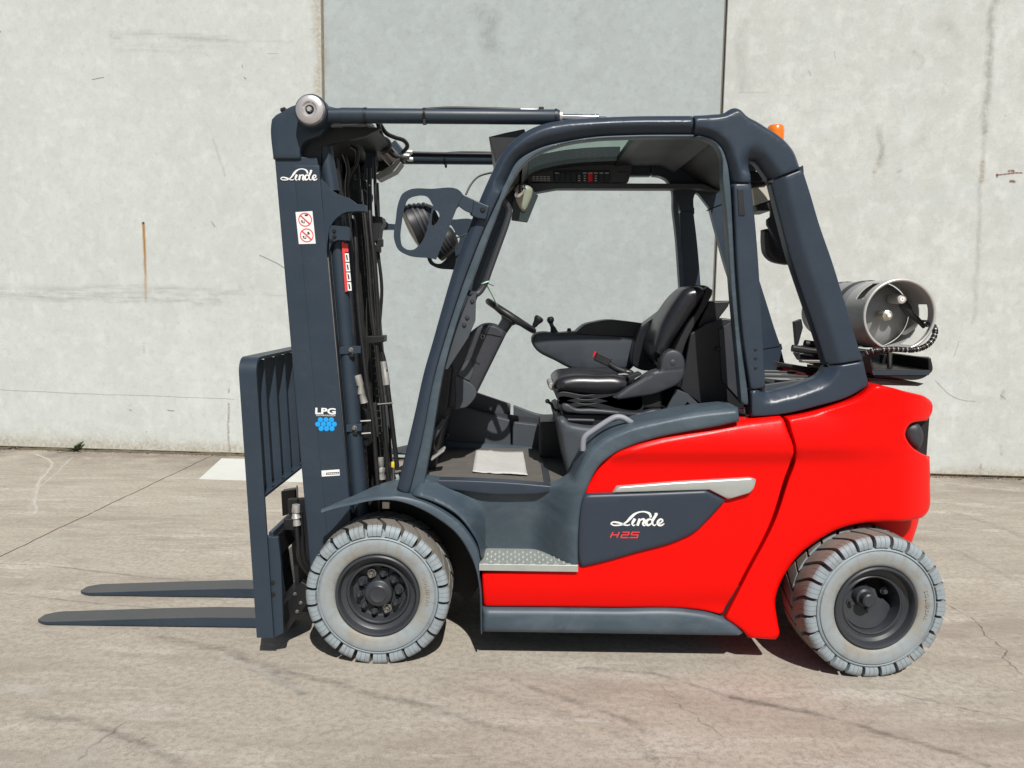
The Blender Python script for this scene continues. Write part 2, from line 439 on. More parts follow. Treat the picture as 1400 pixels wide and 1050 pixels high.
# ------------------------------------------------------------------ the setting: yard and wall
WL, WR = G(0, 613), G(1400, 655)
WE = (WR-WL).normalized(); WANG = math.atan2(WE.y, WE.x); WO = WL+WE*((Vector((0, WL.y, 0))-WL).dot(WE))
WN = Vector((-WE.y, WE.x, 0))
def wl(px, py):
    d = _f + CR*((px-PW/2)/FOC) - CU*((py-PH/2)/FOC)
    t_ = (WO-CAM).dot(WN)/d.dot(WN); p = CAM+d*t_-WO
    return Vector((p.dot(WE), 0, p.z))
def wall_material(name, c, mott, cool):
    m = bpy.data.materials.new(name); t, b = nodes(m); MATS[name] = m; vec = coords(t)
    n1 = ramp(t, noise(t, vec, .9, 6, .6), .3, .7); n2 = ramp(t, noise(t, vec, 4.5, 7, .68), .35, .7); n3 = noise(t, vec, 90, 4, .7)
    base = mixc(t, n1, tuple(x*(1-.08*mott) for x in c), tuple(x*(1+.05*mott) for x in c))
    base = mixc(t, math_(t, 'MULTIPLY', n2, .6*mott), base, tuple(x*y for x, y in zip(c, (.84, .825, .80))))
    base = mixc(t, math_(t, 'MULTIPLY', ramp(t, noise(t, vec, 2.2, 5, .6, dist=.8), .55, .75), .35*mott), base, cool)
    base = mixc(t, math_(t, 'MULTIPLY', ramp(t, n3, .42, .66), .26), base, (.34, .33, .30))
    base = mixc(t, math_(t, 'MULTIPLY', ramp(t, noise(t, vec, 16, 6, .75), .50, .68), .42*min(1.3, mott+.2)), base, tuple(x*.72 for x in c))
    base = mixc(t, math_(t, 'MULTIPLY', ramp(t, noise(t, vec, 7, 5, .7), .50, .66), .45), base, tuple(min(.7, x*1.12) for x in c))
    # pin holes and small specks
    vo = N(t, 'ShaderNodeTexVoronoi', i_Scale=3.4); t.links.new(vec, vo.inputs['Vector'])
    sp = math_(t, 'MULTIPLY', ramp(t, vo.outputs['Distance'], .018, .034, (1, 1, 1, 1), (0, 0, 0, 1)), ramp(t, noise(t, vec, 3, 2), .52, .58))
    base = mixc(t, math_(t, 'MULTIPLY', sp, .55), base, (.12, .11, .10))
    # vertical water runs
    vr = ramp(t, noise(t, vec, 3.0, 5, .6, stretch=(3.2, 1, .12)), .60, .80)
    base = mixc(t, math_(t, 'MULTIPLY', vr, .22*mott), base, tuple(x*.72 for x in c))
    return m, t, b, vec, base
def finish_wall(t, b, vec, base):
    t.links.new(base, b.inputs['Base Color']); b.inputs['Roughness'].default_value = .82; b.inputs['Specular IOR Level'].default_value = .25
    h = math_(t, 'ADD', noise(t, vec, 55, 5, .7), math_(t, 'MULTIPLY', noise(t, vec, 6, 3), 2.0))
    bn = N(t, 'ShaderNodeBump', i_Strength=.16, i_Distance=.004); t.links.new(h, bn.inputs['Height']); t.links.new(bn.outputs[0], b.inputs['Normal'])
WC = (.556, .588, .570)
m, t, b, vec, base = wall_material('wall_left_concrete', WC, 1.0, (.52, .55, .54))
finish_wall(t, b, vec, base)
m, t, b, vec, base = wall_material('wall_middle_concrete', (.398, .446, .450), .9, (.38, .44, .452))
finish_wall(t, b, vec, base)
m, t, b, vec, base = wall_material('wall_right_concrete', (.566, .590, .570), 1.7, (.51, .56, .555))
finish_wall(t, b, vec, base)

wall = empty('concrete_wall', WO); wall.rotation_euler.z = WANG
tag(wall, 'tall pale precast concrete wall of wide panels behind the forklift', 'wall')
U1, U2 = wl(441, 100).x, wl(989, 100).x
def wall_panel(u0, u1, y, material):
    bm = bmesh.new(); add_box(bm, Vector(((u0+u1)/2, y+.09, 3.772)), (u1-u0, .18, 7.5))
    return link('wall_panel', bm, material, wall, bev=.008, seg=2)
wall_panel(-15, U1-.010, 0, 'wall_left_concrete'); wall_panel(U1+.010, U2-.011, .010, 'wall_middle_concrete'); wall_panel(U2+.011, 15, 0, 'wall_right_concrete')
for u in (U1, U2): box('joint_sealant', (u, .035+.06, 3.75), (.030, .12, 7.44), 'sealant', wall, bev=0)
box('gap_shade_strip', (0, .115, .012), (30, .16, .05), 'gap_shade_dirt', wall, bev=0)  # near-black strip paints the shade in the gap under the panels
rb = wl(196, 305); lathe('anchor_hole', [(0, .0), (.008, -.002), (.011, -.001), (.012, .004), (0, .006)], rb-Vector((0, .002, 0)), (0, 1, 0), 'gap_shade_dirt', wall, 12)
# thin line of grit and crumbs lying along the foot of the wall
bm = bmesh.new()
for i in range(1500):
    u = random.uniform(-6.5, 6); d = -abs(random.gauss(0, .03))-.004; s = random.uniform(.002, .007)*(1.7 if random.random() < .06 else 1)
    p = WO+WE*u+WN*d; M = Matrix.Translation((p.x, p.y, s*.3)) @ Matrix.Rotation(random.random()*6, 4, 'Z') @ Matrix.Diagonal((s, s*random.uniform(.5, 1), s*.6, 1))
    bmesh.ops.create_icosphere(bm, subdivisions=1, radius=1, matrix=M)
o = link('wall_base_grit', bm, 'gap_shade_dirt', None); tag(o, 'brown grit and crumbs along the foot of the wall', 'grit', kind='stuff')

bm = bmesh.new(); prev = None; hh = .010; ww = .02          # soil gathered in the corner
for i in range(345):
    u = -6.6+i*.02; hh = .86*hh+.14*random.uniform(-.006, .030)*(1.3 if u < -2 else .8); ww = .85*ww+.15*random.uniform(.0, .05); h_ = max(.001, hh+random.uniform(-.003, .003)); w_ = max(.004, ww+random.uniform(-.005, .005))
    p0 = WO+WE*u; cur = [bm.verts.new((p0+WN*.004).to_tuple()[:2]+(h_,)), bm.verts.new((p0-WN*w_*.45).to_tuple()[:2]+(h_*.55,)), bm.verts.new((p0-WN*w_).to_tuple()[:2]+(-.001,)), bm.verts.new((p0+WN*.004).to_tuple()[:2]+(-.001,))]
    if prev:
        for k in range(4): bm.faces.new((prev[k], prev[(k+1) % 4], cur[(k+1) % 4], cur[k]))
    prev = cur
o = link('soil_line', bm, 'soil', None); tag(o, 'uneven line of brown soil in the corner of wall and yard', 'soil', kind='stuff')

# ground: one concrete sheet with a sawn joint cut into it
def ground_material():
    m = bpy.data.materials.new('yard_concrete'); t, b = nodes(m); MATS['yard_concrete'] = m; vec = coords(t)
    c = (.405, .368, .312)
    n1 = ramp(t, noise(t, vec, .55, 6, .6), .3, .7); n2 = ramp(t, noise(t, vec, 3.3, 6, .68), .36, .66); n3 = noise(t, vec, 38, 4, .75); n4 = noise(t, vec, 260, 2, .7)
    base = mixc(t, n1, tuple(x*.93 for x in c), tuple(x*1.08 for x in c))
    base = mixc(t, math_(t, 'MULTIPLY', n2, .55), base, (.45, .405, .338))
    base = mixc(t, math_(t, 'MULTIPLY', ramp(t, noise(t, vec, 1.7, 6, .75, stretch=(.35, 1.5, 1)), .48, .64), .70), base, (.27, .235, .195))
    base = mixc(t, math_(t, 'MULTIPLY', ramp(t, noise(t, vec, 2.6, 7, .78, stretch=(.3, 1.3, 1)), .53, .64), .75), base, (.56, .53, .475))
    base = mixc(t, math_(t, 'MULTIPLY', ramp(t, n3, .45, .62), .55), base, (.235, .205, .17))
    base = mixc(t, math_(t, 'MULTIPLY', ramp(t, noise(t, vec, 9, 6, .75, stretch=(.6, 1.2, 1)), .52, .66), .45), base, (.25, .218, .18))
    base = mixc(t, math_(t, 'MULTIPLY', ramp(t, noise(t, vec, 1.9, 5, .6), .55, .70), .40), base, (.40, .39, .345))
    base = mixc(t, math_(t, 'MULTIPLY', ramp(t, n4, .48, .68), .50), base, (.17, .15, .125))
    base = mixc(t, math_(t, 'MULTIPLY', ramp(t, n4, .30, .45, (1, 1, 1, 1), (0, 0, 0, 1)), .45), base, (.60, .56, .49))
    # spalled patches where the aggregate shows
    sp = math_(t, 'MULTIPLY', ramp(t, noise(t, vec, 2.1, 4, .5), .62, .68), ramp(t, noise(t, vec, 55, 5, .8), .52, .62))
    base = mixc(t, math_(t, 'MULTIPLY', sp, .6), base, (.12, .105, .09))
    # dark soiled band along the wall
    pw = t.nodes.new('ShaderNodeVectorMath'); pw.operation = 'DOT_PRODUCT'; t.links.new(vec, pw.inputs[0]); pw.inputs[1].default_value = tuple(WN)
    dw = N(t, 'ShaderNodeMapRange', i_1=WO.dot(WN)-1.0, i_2=WO.dot(WN)-.02); t.links.new(pw.outputs['Value'], dw.inputs[0])
    fw = math_(t, 'MULTIPLY', dw.outputs[0], ramp(t, noise(t, vec, 2.3, 6, .7), .35, .6))
    base = mixc(t, math_(t, 'MULTIPLY', fw, .85), base, (.17, .14, .115))
    t.links.new(base, b.inputs['Base Color']); b.inputs['Roughness'].default_value = .9; b.inputs['Specular IOR Level'].default_value = .2
    h = math_(t, 'ADD', math_(t, 'MULTIPLY', n3, .8), math_(t, 'MULTIPLY', n4, .5))
    bn = N(t, 'ShaderNodeBump', i_Strength=.45, i_Distance=.006); t.links.new(h, bn.inputs['Height']); t.links.new(bn.outputs[0], b.inputs['Normal'])
ground_material()
J0, J1 = G(0, 760.7), G(265.7, 634.3); JD = (J1-J0).normalized(); JN = Vector((JD.y, -JD.x, 0))
bm = bmesh.new(); rows = []
for off, z in ((-40, 0), (-.005, 0), (-.003, -.010), (.003, -.010), (.005, 0), (40, 0)):
    rows.append([bm.verts.new((J0+JD*s+JN*(off+(0 if abs(off) > 1 else (.0035*math.sin(9.1*s)+.0025*math.sin(31*s+1)+.0015*math.sin(77*s)))))[:2]+(z,)) for s in [-40]+[-3+.05*q for q in range(160)]+[30]])
for k_, (a, b_) in enumerate(zip(rows, rows[1:])):
    for q in range(len(a)-1): bm.faces.new((a[q], b_[q], b_[q+1], a[q+1])).material_index = 1 if k_ in (1, 2, 3) else 0
ground = o = link('ground', bm, ['yard_concrete', 'joint_dirt'], None, smooth=False); tag(o, kind='structure')
# paler slab let in at the foot of the wall
mat('apron_concrete', (.55, .56, .53), .85, var=.08, scale=6, bump=.2, bscale=80, dust=.2)
A = [G(272, 655), G(303, 627), G(430, 631), G(430, 660)]
bm = bmesh.new(); lo = [bm.verts.new((p.x, p.y, -.01)) for p in A]; hi = [bm.verts.new((p.x, p.y, .004)) for p in A]
bm.faces.new(hi)
for i in range(4): bm.faces.new((lo[i], lo[(i+1) % 4], hi[(i+1) % 4], hi[i]))
o = link('concrete_apron', bm, 'apron_concrete', None, bev=.002); tag(o, kind='structure')
# weeds in the gap at the foot of the wall
def weed(name, px, py, sizes, label, material):
    base = G(px, py); base = base-WN*.02; root = empty(name, base); tag(root, label, 'weed', 'weeds at the foot of the wall')
    for k, (dx, h, wd, lean) in enumerate(sizes):
        bm = bmesh.new(); n = 6; L = []; Rr = []
        for i in range(n+1):
            s = i/n; wv_ = wd*math.sin(math.pi*min(1, s*.92+.08))**.8*(1+.25*math.sin(9*s+k))
            x = dx*(.2+s)+lean*s*s; z = h*(s-.25*s*s)+.004; y = -.02*s-.015*k*s
            L.append(bm.verts.new((x-wv_, y, z))); Rr.append(bm.verts.new((x+wv_, y-.006, z+.004)))
        for i in range(n): bm.faces.new((L[i], L[i+1], Rr[i+1], Rr[i]))
        o = link('leaf', bm, material if k % 3 else 'weed_leaf', root)
        sm = o.modifiers.new('thick', 'SOLIDIFY'); sm.thickness = .0015
    return root
weed('weed', 106, 616, [(.05, .13, .024, .03), (.035, .11, .020, .02), (.02, .085, .016, .0), (-.03, .05, .016, -.03), (-.08, .026, .014, -.05), (.01, .05, .016, .0), (-.05, .03, .014, -.06), (.05, .07, .018, .05), (-.1, .02, .012, -.06)], 'small green leafy weed sprouting at the wall foot', 'weed_leaf')
weed('weed', 24, 613, [(.04, .03, .010, .03), (-.03, .03, .010, -.03), (.01, .035, .010, .01), (-.06, .015, .008, -.03), (.06, .015, .008, .03)], 'low dry weed clump at the far left of the wall foot', 'weed_dry')

# films on the wall and the yard
film_mat('film_smear', (.33, .32, .31), .8, 9, .40, .66, (.22, 1, 3.5)); film_mat('film_scratch', (.17, .16, .15), .6, 40, .25, .5); film_mat('film_brown', (.25, .12, .08), 1, 60, .35, .65); film_mat('film_grey', (.33, .355, .345), .55, 4, .3, .6)
film_mat('film_stain', (.24, .23, .20), .7, 14, .35, .66); film_mat('film_redbrown', (.22, .085, .06), 1, 45, .3, .5); film_mat('film_ochre', (.45, .33, .17), 1, 30, .35, .65); film_mat('film_rust', (.50, .24, .04), 1, 40, .05, .35)
film_mat('film_tyre', (.15, .14, .125), .72, 12, .36, .66, (.6, 1.4, 1)); film_mat('film_crack', (.08, .068, .056), .75, 26, .36, .58); film_mat('film_pale', (.68, .65, .59), .95, 14, .28, .50); film_mat('film_spall', (.13, .115, .10), .6, 70, .45, .65)
WF = Vector((0, -1, 0)); wm = lambda x, y: wl(x, y)+Vector((0, .010, 0)); gd = lambda x, y: G(x, y)
films('wall_smear', [([(0, 392), (120, 394), (330, 397)], .05, .30), ([(0, 405), (150, 408), (300, 409)], .06, .38), ([(60, 400), (400, 402)], .025, .25), ([(150, 45), (310, 52)], .05, .30), ([(230, 52), (400, 58)], .03, .2), ([(160, 62), (310, 66)], .10, .15), ([(195, 470), (197, 482)], .03, .30), ([(165, 585), (168, 613)], .03, .18), ([(213, 590), (213, 615)], .03, .15)], 'film_smear', wall, wl, WF)
films('wall_scratch', [([(355, 349), (372, 356), (390, 367)], .010, .75), ([(0, 533), (110, 538), (200, 541), (320, 546)], .006, .55), ([(126, 109), (142, 106)], .008, .9), ([(0, 43), (1, 44)], .012, .8), ([(366, 73), (380, 73)], .006, .5), ([(331, 89), (332, 93)], .008, .8), ([(334, 106), (336, 108)], .009, .9), ([(289, 303), (293, 310)], .013, .5), ([(229, 561), (238, 562)], .009, .8), ([(177, 560), (180, 561)], .013, .6), ([(313, 532), (313, 537)], .010, .8), ([(291, 190), (300, 218), (308, 240)], .02, .18)], 'film_scratch', wall, wl, WF)
films('brown_streak', [([(313, 552), (312, 590), (315, 618)], .018, .55)], 'film_brown', wall, wl, WF)
films('wall_smear', [([(650, 5), (668, 40), (672, 70)], .14, .35), ([(690, 0), (668, 60)], .10, .22), ([(780, 20), (800, 60)], .12, .15)], 'film_grey', wall, wm, WF)
films('water_stain', [([(1364, -120), (1358, 10), (1352, 100), (1347, 180)], .055, .55), ([(1347, 180), (1340, 260), (1335, 360), (1330, 440)], .035, .30), ([(1200, 172), (1206, 200), (1203, 225)], .045, .40), ([(1250, 70), (1262, 85), (1255, 95)], .03, .28), ([(1020, 30), (1015, 120)], .08, .22), ([(1285, 30), (1310, 50)], .10, .2), ([(1250, 200), (1262, 190)], .05, .2), ([(1371, 535), (1371, 545)], .03, .4), ([(1369, 610), (1370, 622)], .02, .45), ([(1340, 635), (1340, 652)], .02, .5)], 'film_stain', wall, wl, WF)
films('wall_scratch', [([(1279, 520), (1296, 538), (1315, 547), (1333, 549)], .007, .6), ([(1311, 466), (1308, 476), (1304, 488)], .006, .45), ([(1010, 126), (1047, 126)], .005, .35), ([(1106, 96), (1109, 104)], .006, .5), ([(1141, 70), (1142, 80)], .006, .4), ([(1368, 540), (1375, 546)], .008, .5)], 'film_scratch', wall, wl, WF)
films('red_brown_mark', [([(1362, 239), (1380, 237), (1397, 236)], .010, .8), ([(1379, 235), (1386, 234)], .016, .8), ([(1381, 248), (1387, 248)], .018, .8), ([(1363, 238), (1363, 242)], .012, .8)], 'film_redbrown', wall, wl, WF)
films('rust_stain', [([(1204, 212), (1196, 236)], .03, .35), ([(1343, 222), (1342, 248)], .035, .45), ([(1228, 236), (1232, 234)], .02, .4)], 'film_ochre', wall, wl, WF)
films('tyre_mark', [([(1000, 954), (1098, 972), (1156, 988), (1219, 1007), (1273, 1021), (1352, 1046)], .028, .62), ([(1227, 949), (1297, 964), (1398, 988)], .012, .55), ([(700, 930), (786, 959), (849, 981), (883, 1001)], .030, .45), ([(300, 890), (391, 919), (529, 953), (666, 993), (734, 1010)], .035, .42), ([(791, 913), (900, 924), (1014, 959), (1100, 973)], .022, .42), ([(206, 868), (266, 881), (308, 891), (369, 921), (420, 945)], .045, .50), ([(0, 771), (77, 775), (188, 788), (330, 800)], .012, .70), ([(0, 811), (120, 824), (260, 836)], .011, .55), ([(40, 975), (130, 990), (240, 1045)], .035, .45), ([(1290, 745), (1400, 800)], .03, .25), ([(1300, 700), (1400, 735)], .06, .3), ([(560, 920), (800, 985), (900, 1045)], .05, .25), ([(300, 800), (330, 792)], .02, .2)], 'film_tyre', ground, gd, Vector((0, 0, 1)))
films('crack', [([(1300, 829), (1316, 841), (1332, 853), (1352, 872), (1371, 890), (1377, 904), (1400, 922), (1440, 950)], .0055, .9), ([(929, 961), (957, 984), (997, 1007)], .006, .45), ([(100, 1040), (135, 1010), (160, 990)], .008, .4), ([(900, 930), (929, 961)], .004, .35)], 'film_crack', ground, gd, Vector((0, 0, 1)), step=.018, wob=2.2)
films('pale_scuff', [([(47, 621), (71, 634), (52, 662), (49, 703)], .022, .6), ([(98, 626), (56, 664), (0, 675)], .018, .4), ([(60, 640), (40, 700)], .03, .25), ([(788, 985), (830, 988)], .02, .5), ([(120, 700), (400, 720)], .05, .2), ([(1290, 660), (1390, 672)], .06, .3), ([(0, 940), (60, 948)], .05, .35), ([(300, 895), (420, 945)], .03, .3)], 'film_pale', ground, gd, Vector((0, 0, 1)))
films('spalled_spot', [([(588, 1036), (602, 1036)], .018, .8), ([(640, 1030), (660, 1040)], .02, .5), ([(380, 935), (395, 928)], .02, .45), ([(900, 945), (930, 955)], .03, .4), ([(1150, 975), (1158, 960)], .02, .4), ([(440, 1008), (480, 995)], .03, .35), ([(1355, 962), (1362, 966)], .012, .8)], 'film_spall', ground, gd, Vector((0, 0, 1)))
films('rust_run', [([(196, 306), (198, 350), (200, 412)], .024, .70), ([(196, 304), (198, 345), (199, 375)], .011, .85)], 'film_rust', wall, wl, WF, wob=.08, fade=.85)
films('splash_stain', [([(0, 606), (160, 611), (330, 616)], .09, .30), ([(1270, 645), (1400, 648)], .08, .35), ([(0, 600), (330, 610)], .20, .15)], 'film_ochre', wall, wl, WF)
films('edge_stain', [([(435, -200), (437, 200), (439, 610)], .09, .4)], 'film_ochre', wall, wl, WF)

# ------------------------------------------------------------------ the forklift
truck = empty('forklift_truck', (0, 0, 0))
tag(truck, 'red and charcoal forklift truck with forks lowered on the concrete yard', 'forklift')
YB = -.57
# --- moulded side: scoop above the step, swoosh over the red flank
ARCH = [(575, 681), (600, 690), (626, 706), (644, 728), (654, 746), (657, 762)]
RB = [(806, 658), (799, 680), (793, 710), (791, 740), (791, 776)]
def scoop(x, y):
    q = np.stack([x, y], 1)
    s1 = dseg(q, spline(ARCH, 4, False)); wdth = 34-25*sstep(y, 690, 748); s1 = sstep((s1-1)/wdth, 0, 1); s2 = sstep(dseg(q, spline(RB, 4, False)), 5, 66); s3 = .62+.38*np.clip((y-656)/95, 0, 1)
    return .19*s1*s2*s3*sstep(y, 640, 662)*(x < 806)
panel('body_side', [(558, 677, 1), (579, 655, 1), (620, 657), (700, 661), (752, 664), (770, 661), (781, 655), (790, 640), (800, 622), (820, 602), (860, 583), (900, 573), (960, 562), (1009, 557, 1), (1011, 576, 1),
      (980, 583), (940, 590), (900, 598), (864, 609), (840, 620), (820, 636), (806, 660), (799, 680), (793, 710), (791, 740), (791, 776, 1), (659, 778, 1), (657, 762), (654, 746), (644, 728), (626, 706), (600, 690), (575, 681)],
      YB, lambda x, y: -.40 if (y < 690 and x < 790) else -.34, 'plastic_charcoal', truck, r=4, f=scoop, grid=4.5, follow=True, chamfer=[([(781, 655), (790, 640), (800, 622), (820, 602), (860, 583), (900, 573), (960, 562), (1009, 557)], 7, .016), ([(577, 682), (600, 690), (626, 706), (644, 728), (654, 746), (657, 762), (658, 778)], 6, 0), ([(577, 682), (600, 690), (626, 706), (644, 728), (654, 746), (657, 762), (658, 778)], 10, 0)])
mirror(bpy.data.objects['body_side'])
panel('sill_trim', [(579, 656, 1), (640, 657), (700, 660), (758, 665, 1), (757, 671), (745, 674), (710, 676.5), (670, 676), (620, 670), (579, 664, 1)], -.468, -.41, 'plastic_inset', truck, r=2, grid=6)
# --- front fender: flared lip and top sheet over the wheel
def fender():
    L = spline([(440, 701), (459, 695), (483, 690), (502, 685.5), (520, 683.5), (540, 684.5), (566, 692), (598, 709), (625, 731), (644, 762), (653, 788), (656.5, 812), (657, 832), (657.5, 866)], 6, False)
    T = np.gradient(L, axis=0); T /= np.linalg.norm(T, axis=1)[:, None]; nn = np.stack([T[:, 1], -T[:, 0]], 1)
    bm = bmesh.new(); rows = []
    for p, n in zip(L, nn):
        x = p[0]; y = p[1]
        k = 4+9*sstep(np.array([x]), 500, 610)[0]
        if y > 760: k *= 1-.85*min(1, (y-760)/30)
        yin = -.56+.26*sstep(np.array([x]), 436, 530)[0]
        sec = [(.6, -.545), (0, -.575), (k*.15, -.581), (k*.55, -.580), (k*.9, -.574), (k, -.560), (k, yin), (k-3.5, yin), (k-3.5, -.545)]
        row = []
        for o, Y in sec:
            w_ = P(*(p+n*o), -.575); row.append(bm.verts.new((w_.x, Y, w_.z)))
        rows.append(row)
    for a, b in zip(rows, rows[1:]):
        for i in range(len(a)): j = (i+1) % len(a); bm.faces.new((a[i], a[j], b[j], b[i]))
    bm.faces.new(rows[0]); bm.faces.new(rows[-1][::-1])
    return link('front_fender', bm, 'plastic_charcoal', truck, ang=40)
mirror(fender())
box('fender_clip', P(528, 690, -.50), (.03, .02, .03), 'bare_steel', truck, bev=.002)
# wheel well, axle and chassis (painted black, also to give the wells their shade)
plate('wheel_well_wall', [(452, 690, 1), (540, 668, 1), (655, 690, 1), (656, 800, 1), (640, 822, 1), (604, 790, 1), (452, 790, 1)], -.30, -.27, 'underbody', truck, bev=0)
plate('axle_housing', [(470, 700, 1), (640, 700, 1), (640, 800, 1), (560, 850, 1), (480, 840, 1)], -.26, .26, 'underbody', truck, bev=.02)
plate('chassis', [(664, 800, 1), (1046, 800, 1), (1046, 850, 1), (990, 862, 1), (664, 858, 1)], -.535, .535, 'underbody', truck, bev=.01)  # solid block, also added to stop light passing under the body
plate('engine_bay', [(660, 700, 1), (800, 690, 1), (850, 612, 1), (1060, 585, 1), (1200, 560, 1), (1230, 720, 1), (1060, 800, 1), (664, 800, 1)], -.33, .33, 'underbody', truck, bev=.01)  # black block behind the rear arch, its colour darkens the well
# --- step with studded plate
st = P(722, 772, -.58); xl, xr = P(655, 772, -.58).x, P(790.5, 771, -.58).x
bm = bmesh.new(); add_box(bm, Vector(((xl+xr)/2, -.455, st.z-.002)), (xr-xl, .25, .004)); add_box(bm, Vector(((xl+xr)/2, -.5785, st.z-.014)), (xr-xl, .004, .028))
step = link('step_plate', bm, 'tread_plate', truck, bev=.0015)
bm = bmesh.new(); k = 0
for j in range(5):
    for i in range(11 if j % 2 else 10):
        x = xl+.030+i*.0335+(0 if j % 2 else .0167); y = -.545+j*.031
        if x > xr-.02: continue
        add_lathe(bm, [(.0062, 0), (.0055, .003), (.003, .0045), (0, .005)], (x, y, st.z), (0, 0, 1), 10)
for i in range(8): add_box(bm, Vector((xl+.025+i*.0485, -.572, st.z+.0015)), (.022, .010, .006))
link('stud', bm, 'tread_plate', step)
# --- red flank
def crease(x, y, lo=618, amp=.048):
    up = amp*np.clip((lo-y)/48, 0, 1)**1.6
    dn = .022*sstep(y, lo-1, lo+18)-.016*sstep(y, lo+24, lo+150)
    return up+dn
RED_L = [(801, 676, 1), (806, 660), (820, 637), (840, 621), (864, 610), (900, 599), (940, 591), (980, 584), (1012, 578), (1070, 570, 1)]
def flank(x, y): return crease(x, y)+.012*np.exp(-((y-832)/14.0)**2)
panel('side_cover', RED_L+[(1074, 572), (1080, 590), (1086, 614), (1085, 630), (1076, 656), (1058, 710), (1020, 784), (989, 843, 1), (960, 837), (940, 835), (840, 833.5), (661, 832, 1), (658.5, 783, 1), (790, 779.5, 1), (792.5, 740), (794, 710)],
      YB, -.30, 'red_paint', truck, r=3.2, f=flank, grid=8, chamfer=[(RED_L[1:], 8, .010)])
mirror(bpy.data.objects['side_cover'])
inset = panel('side_inset', [(799, 676.5, 1), (880, 674), (966, 670.5, 1), (993, 685, 1), (970, 710), (950, 729), (928, 740), (870, 757), (820, 771), (793.5, 777, 1), (791.5, 765), (791, 730), (792.5, 706), (795.5, 686)],
      YB-.010, YB+.02, 'plastic_inset', truck, r=5, grid=8, chamfer=[([(792, 768), (820, 762), (870, 748), (928, 730), (950, 716), (990, 684)], .01, 0)])
mirror(inset)
st_ = panel('silver_trim', [(838, 674, 1), (844, 666, 1), (920, 660, 1), (1027, 654, 1), (1034, 656, 1), (1031, 668), (1025, 674.5, 1), (996, 683, 1), (970, 670, 1), (932, 671, 1)], YB-.006, YB+.02, 'silver_trim', truck, r=2, grid=8)
mirror(st_)
# --- running board
rbd = panel('running_board', [(659, 833.5, 1), (840, 835), (944, 836.5), (972, 841), (990, 847), (1008, 858), (1019, 869, 1), (1016, 872, 1), (820, 869), (658, 866.5, 1)], YB-.004, -.40, 'plastic_charcoal', truck, r=8, grid=7, rdepth=.03)
mirror(rbd)
# --- counterweight
def cw(x, y):
    return crease(x, y, 613, .030)*(1-.75*sstep(x, 1120, 1215))+.10*np.clip((x-1215)/58, 0, 1)**2.2+.012*sstep(y, 640, 700)*0
CW = [(1073.5, 570, 1), (1100, 565), (1140, 554), (1176, 540), (1190, 529), (1199, 527, 1), (1220, 530), (1240, 536), (1267, 543.5), (1274, 550), (1273, 567), (1267, 575, 1), (1243, 581), (1237.5, 593), (1247, 611), (1260, 620), (1271, 624, 1),
      (1271.5, 660), (1266, 703), (1260, 708, 1), (1238, 712), (1207, 713), (1173, 716), (1147, 723), (1119, 738), (1092, 759), (1076, 780), (1064, 804), (1060, 819), (1063, 850), (1065, 869), (1061, 874.5, 1), (1023, 872, 1), (1019, 866), (1007, 856), (990.5, 845, 1),
      (1021.5, 784), (1059.5, 710), (1077.5, 656), (1086.5, 630), (1087.5, 614), (1081.5, 590), (1076, 573)]
cwt = panel('counterweight', CW, YB, 0, 'red_paint', truck, r=4, f=cw, grid=8, follow=True, chamfer=[([(1073, 569), (1100, 564), (1140, 553), (1176, 539), (1190, 528)], 7, .012)])
mirror(cwt)
tail = panel('counterweight_tail', [(1180, 700, 1), (1258, 700, 1), (1256, 712), (1247, 741, 1), (1225, 745, 1), (1180, 745, 1)], -.40, 0, 'red_paint', truck, r=4, grid=12, f=lambda x, y: .08*np.clip((x-1225)/30, 0, 1)**2, follow=True)
mirror(tail)
lamp = panel('rear_lamp', [(1240, 583), (1258, 578), (1266, 588), (1267, 604), (1259, 618), (1247, 611), (1239, 595)], YB+.060, -.38, 'seat_plastic', truck, r=8, rdepth=.05, grid=6)
mirror(lamp)
panel('rear_lamp_recess', [(1230, 574, 1), (1258, 574, 1), (1257, 624, 1), (1230, 624, 1)], YB+.14, -.15, 'black_plastic', truck, r=3, grid=12)
# --- overhead guard
YG = -.52
A_OUT = [(541, 671), (552, 626), (567, 562), (579, 508), (590, 470), (604, 420), (619, 369), (647, 293), (671, 237), (683, 212), (702, 190), (722, 176), (741, 168), (767, 162.6), (810, 159), (861, 156.8), (948.5, 156)]
A_IN = [(559, 676), (577, 600), (596, 505), (612, 450), (640, 367), (667, 300), (691, 250), (708, 220), (734, 204), (776, 193), (810, 187.5), (861, 184.8), (948.5, 184)]
def rim(*ls): return ls
gp_ = panel('front_pillar', [(a[0], a[1], 1) if i in (0, len(A_OUT)-1) else a for i, a in enumerate(A_OUT)]+[(a[0], a[1], 1) if i in (0, len(A_IN)-1) else a for i, a in reversed(list(enumerate(A_IN)))],
      YG, YG+.085, 'guard_charcoal', truck, r=2.5, grid=6, chamfer=[(A_OUT, 9, .022), (A_IN[6:], 14, .045)])
S_IN = [(577, 677), (592, 590), (608, 500), (625, 440), (652, 367), (677, 300), (691, 266), (707, 236), (728, 214), (760, 200), (810, 190.5), (861, 187.8), (948.5, 187)]
ts_ = panel('door_trim', [(a[0], a[1], 1) if i in (0, len(A_IN)-1) else a for i, a in enumerate(A_IN)]+[(a[0], a[1], 1) if i in (0, len(S_IN)-1) else a for i, a in reversed(list(enumerate(S_IN)))], YG+.022, YG+.075, 'plastic_charcoal', truck, r=1.0, grid=6)
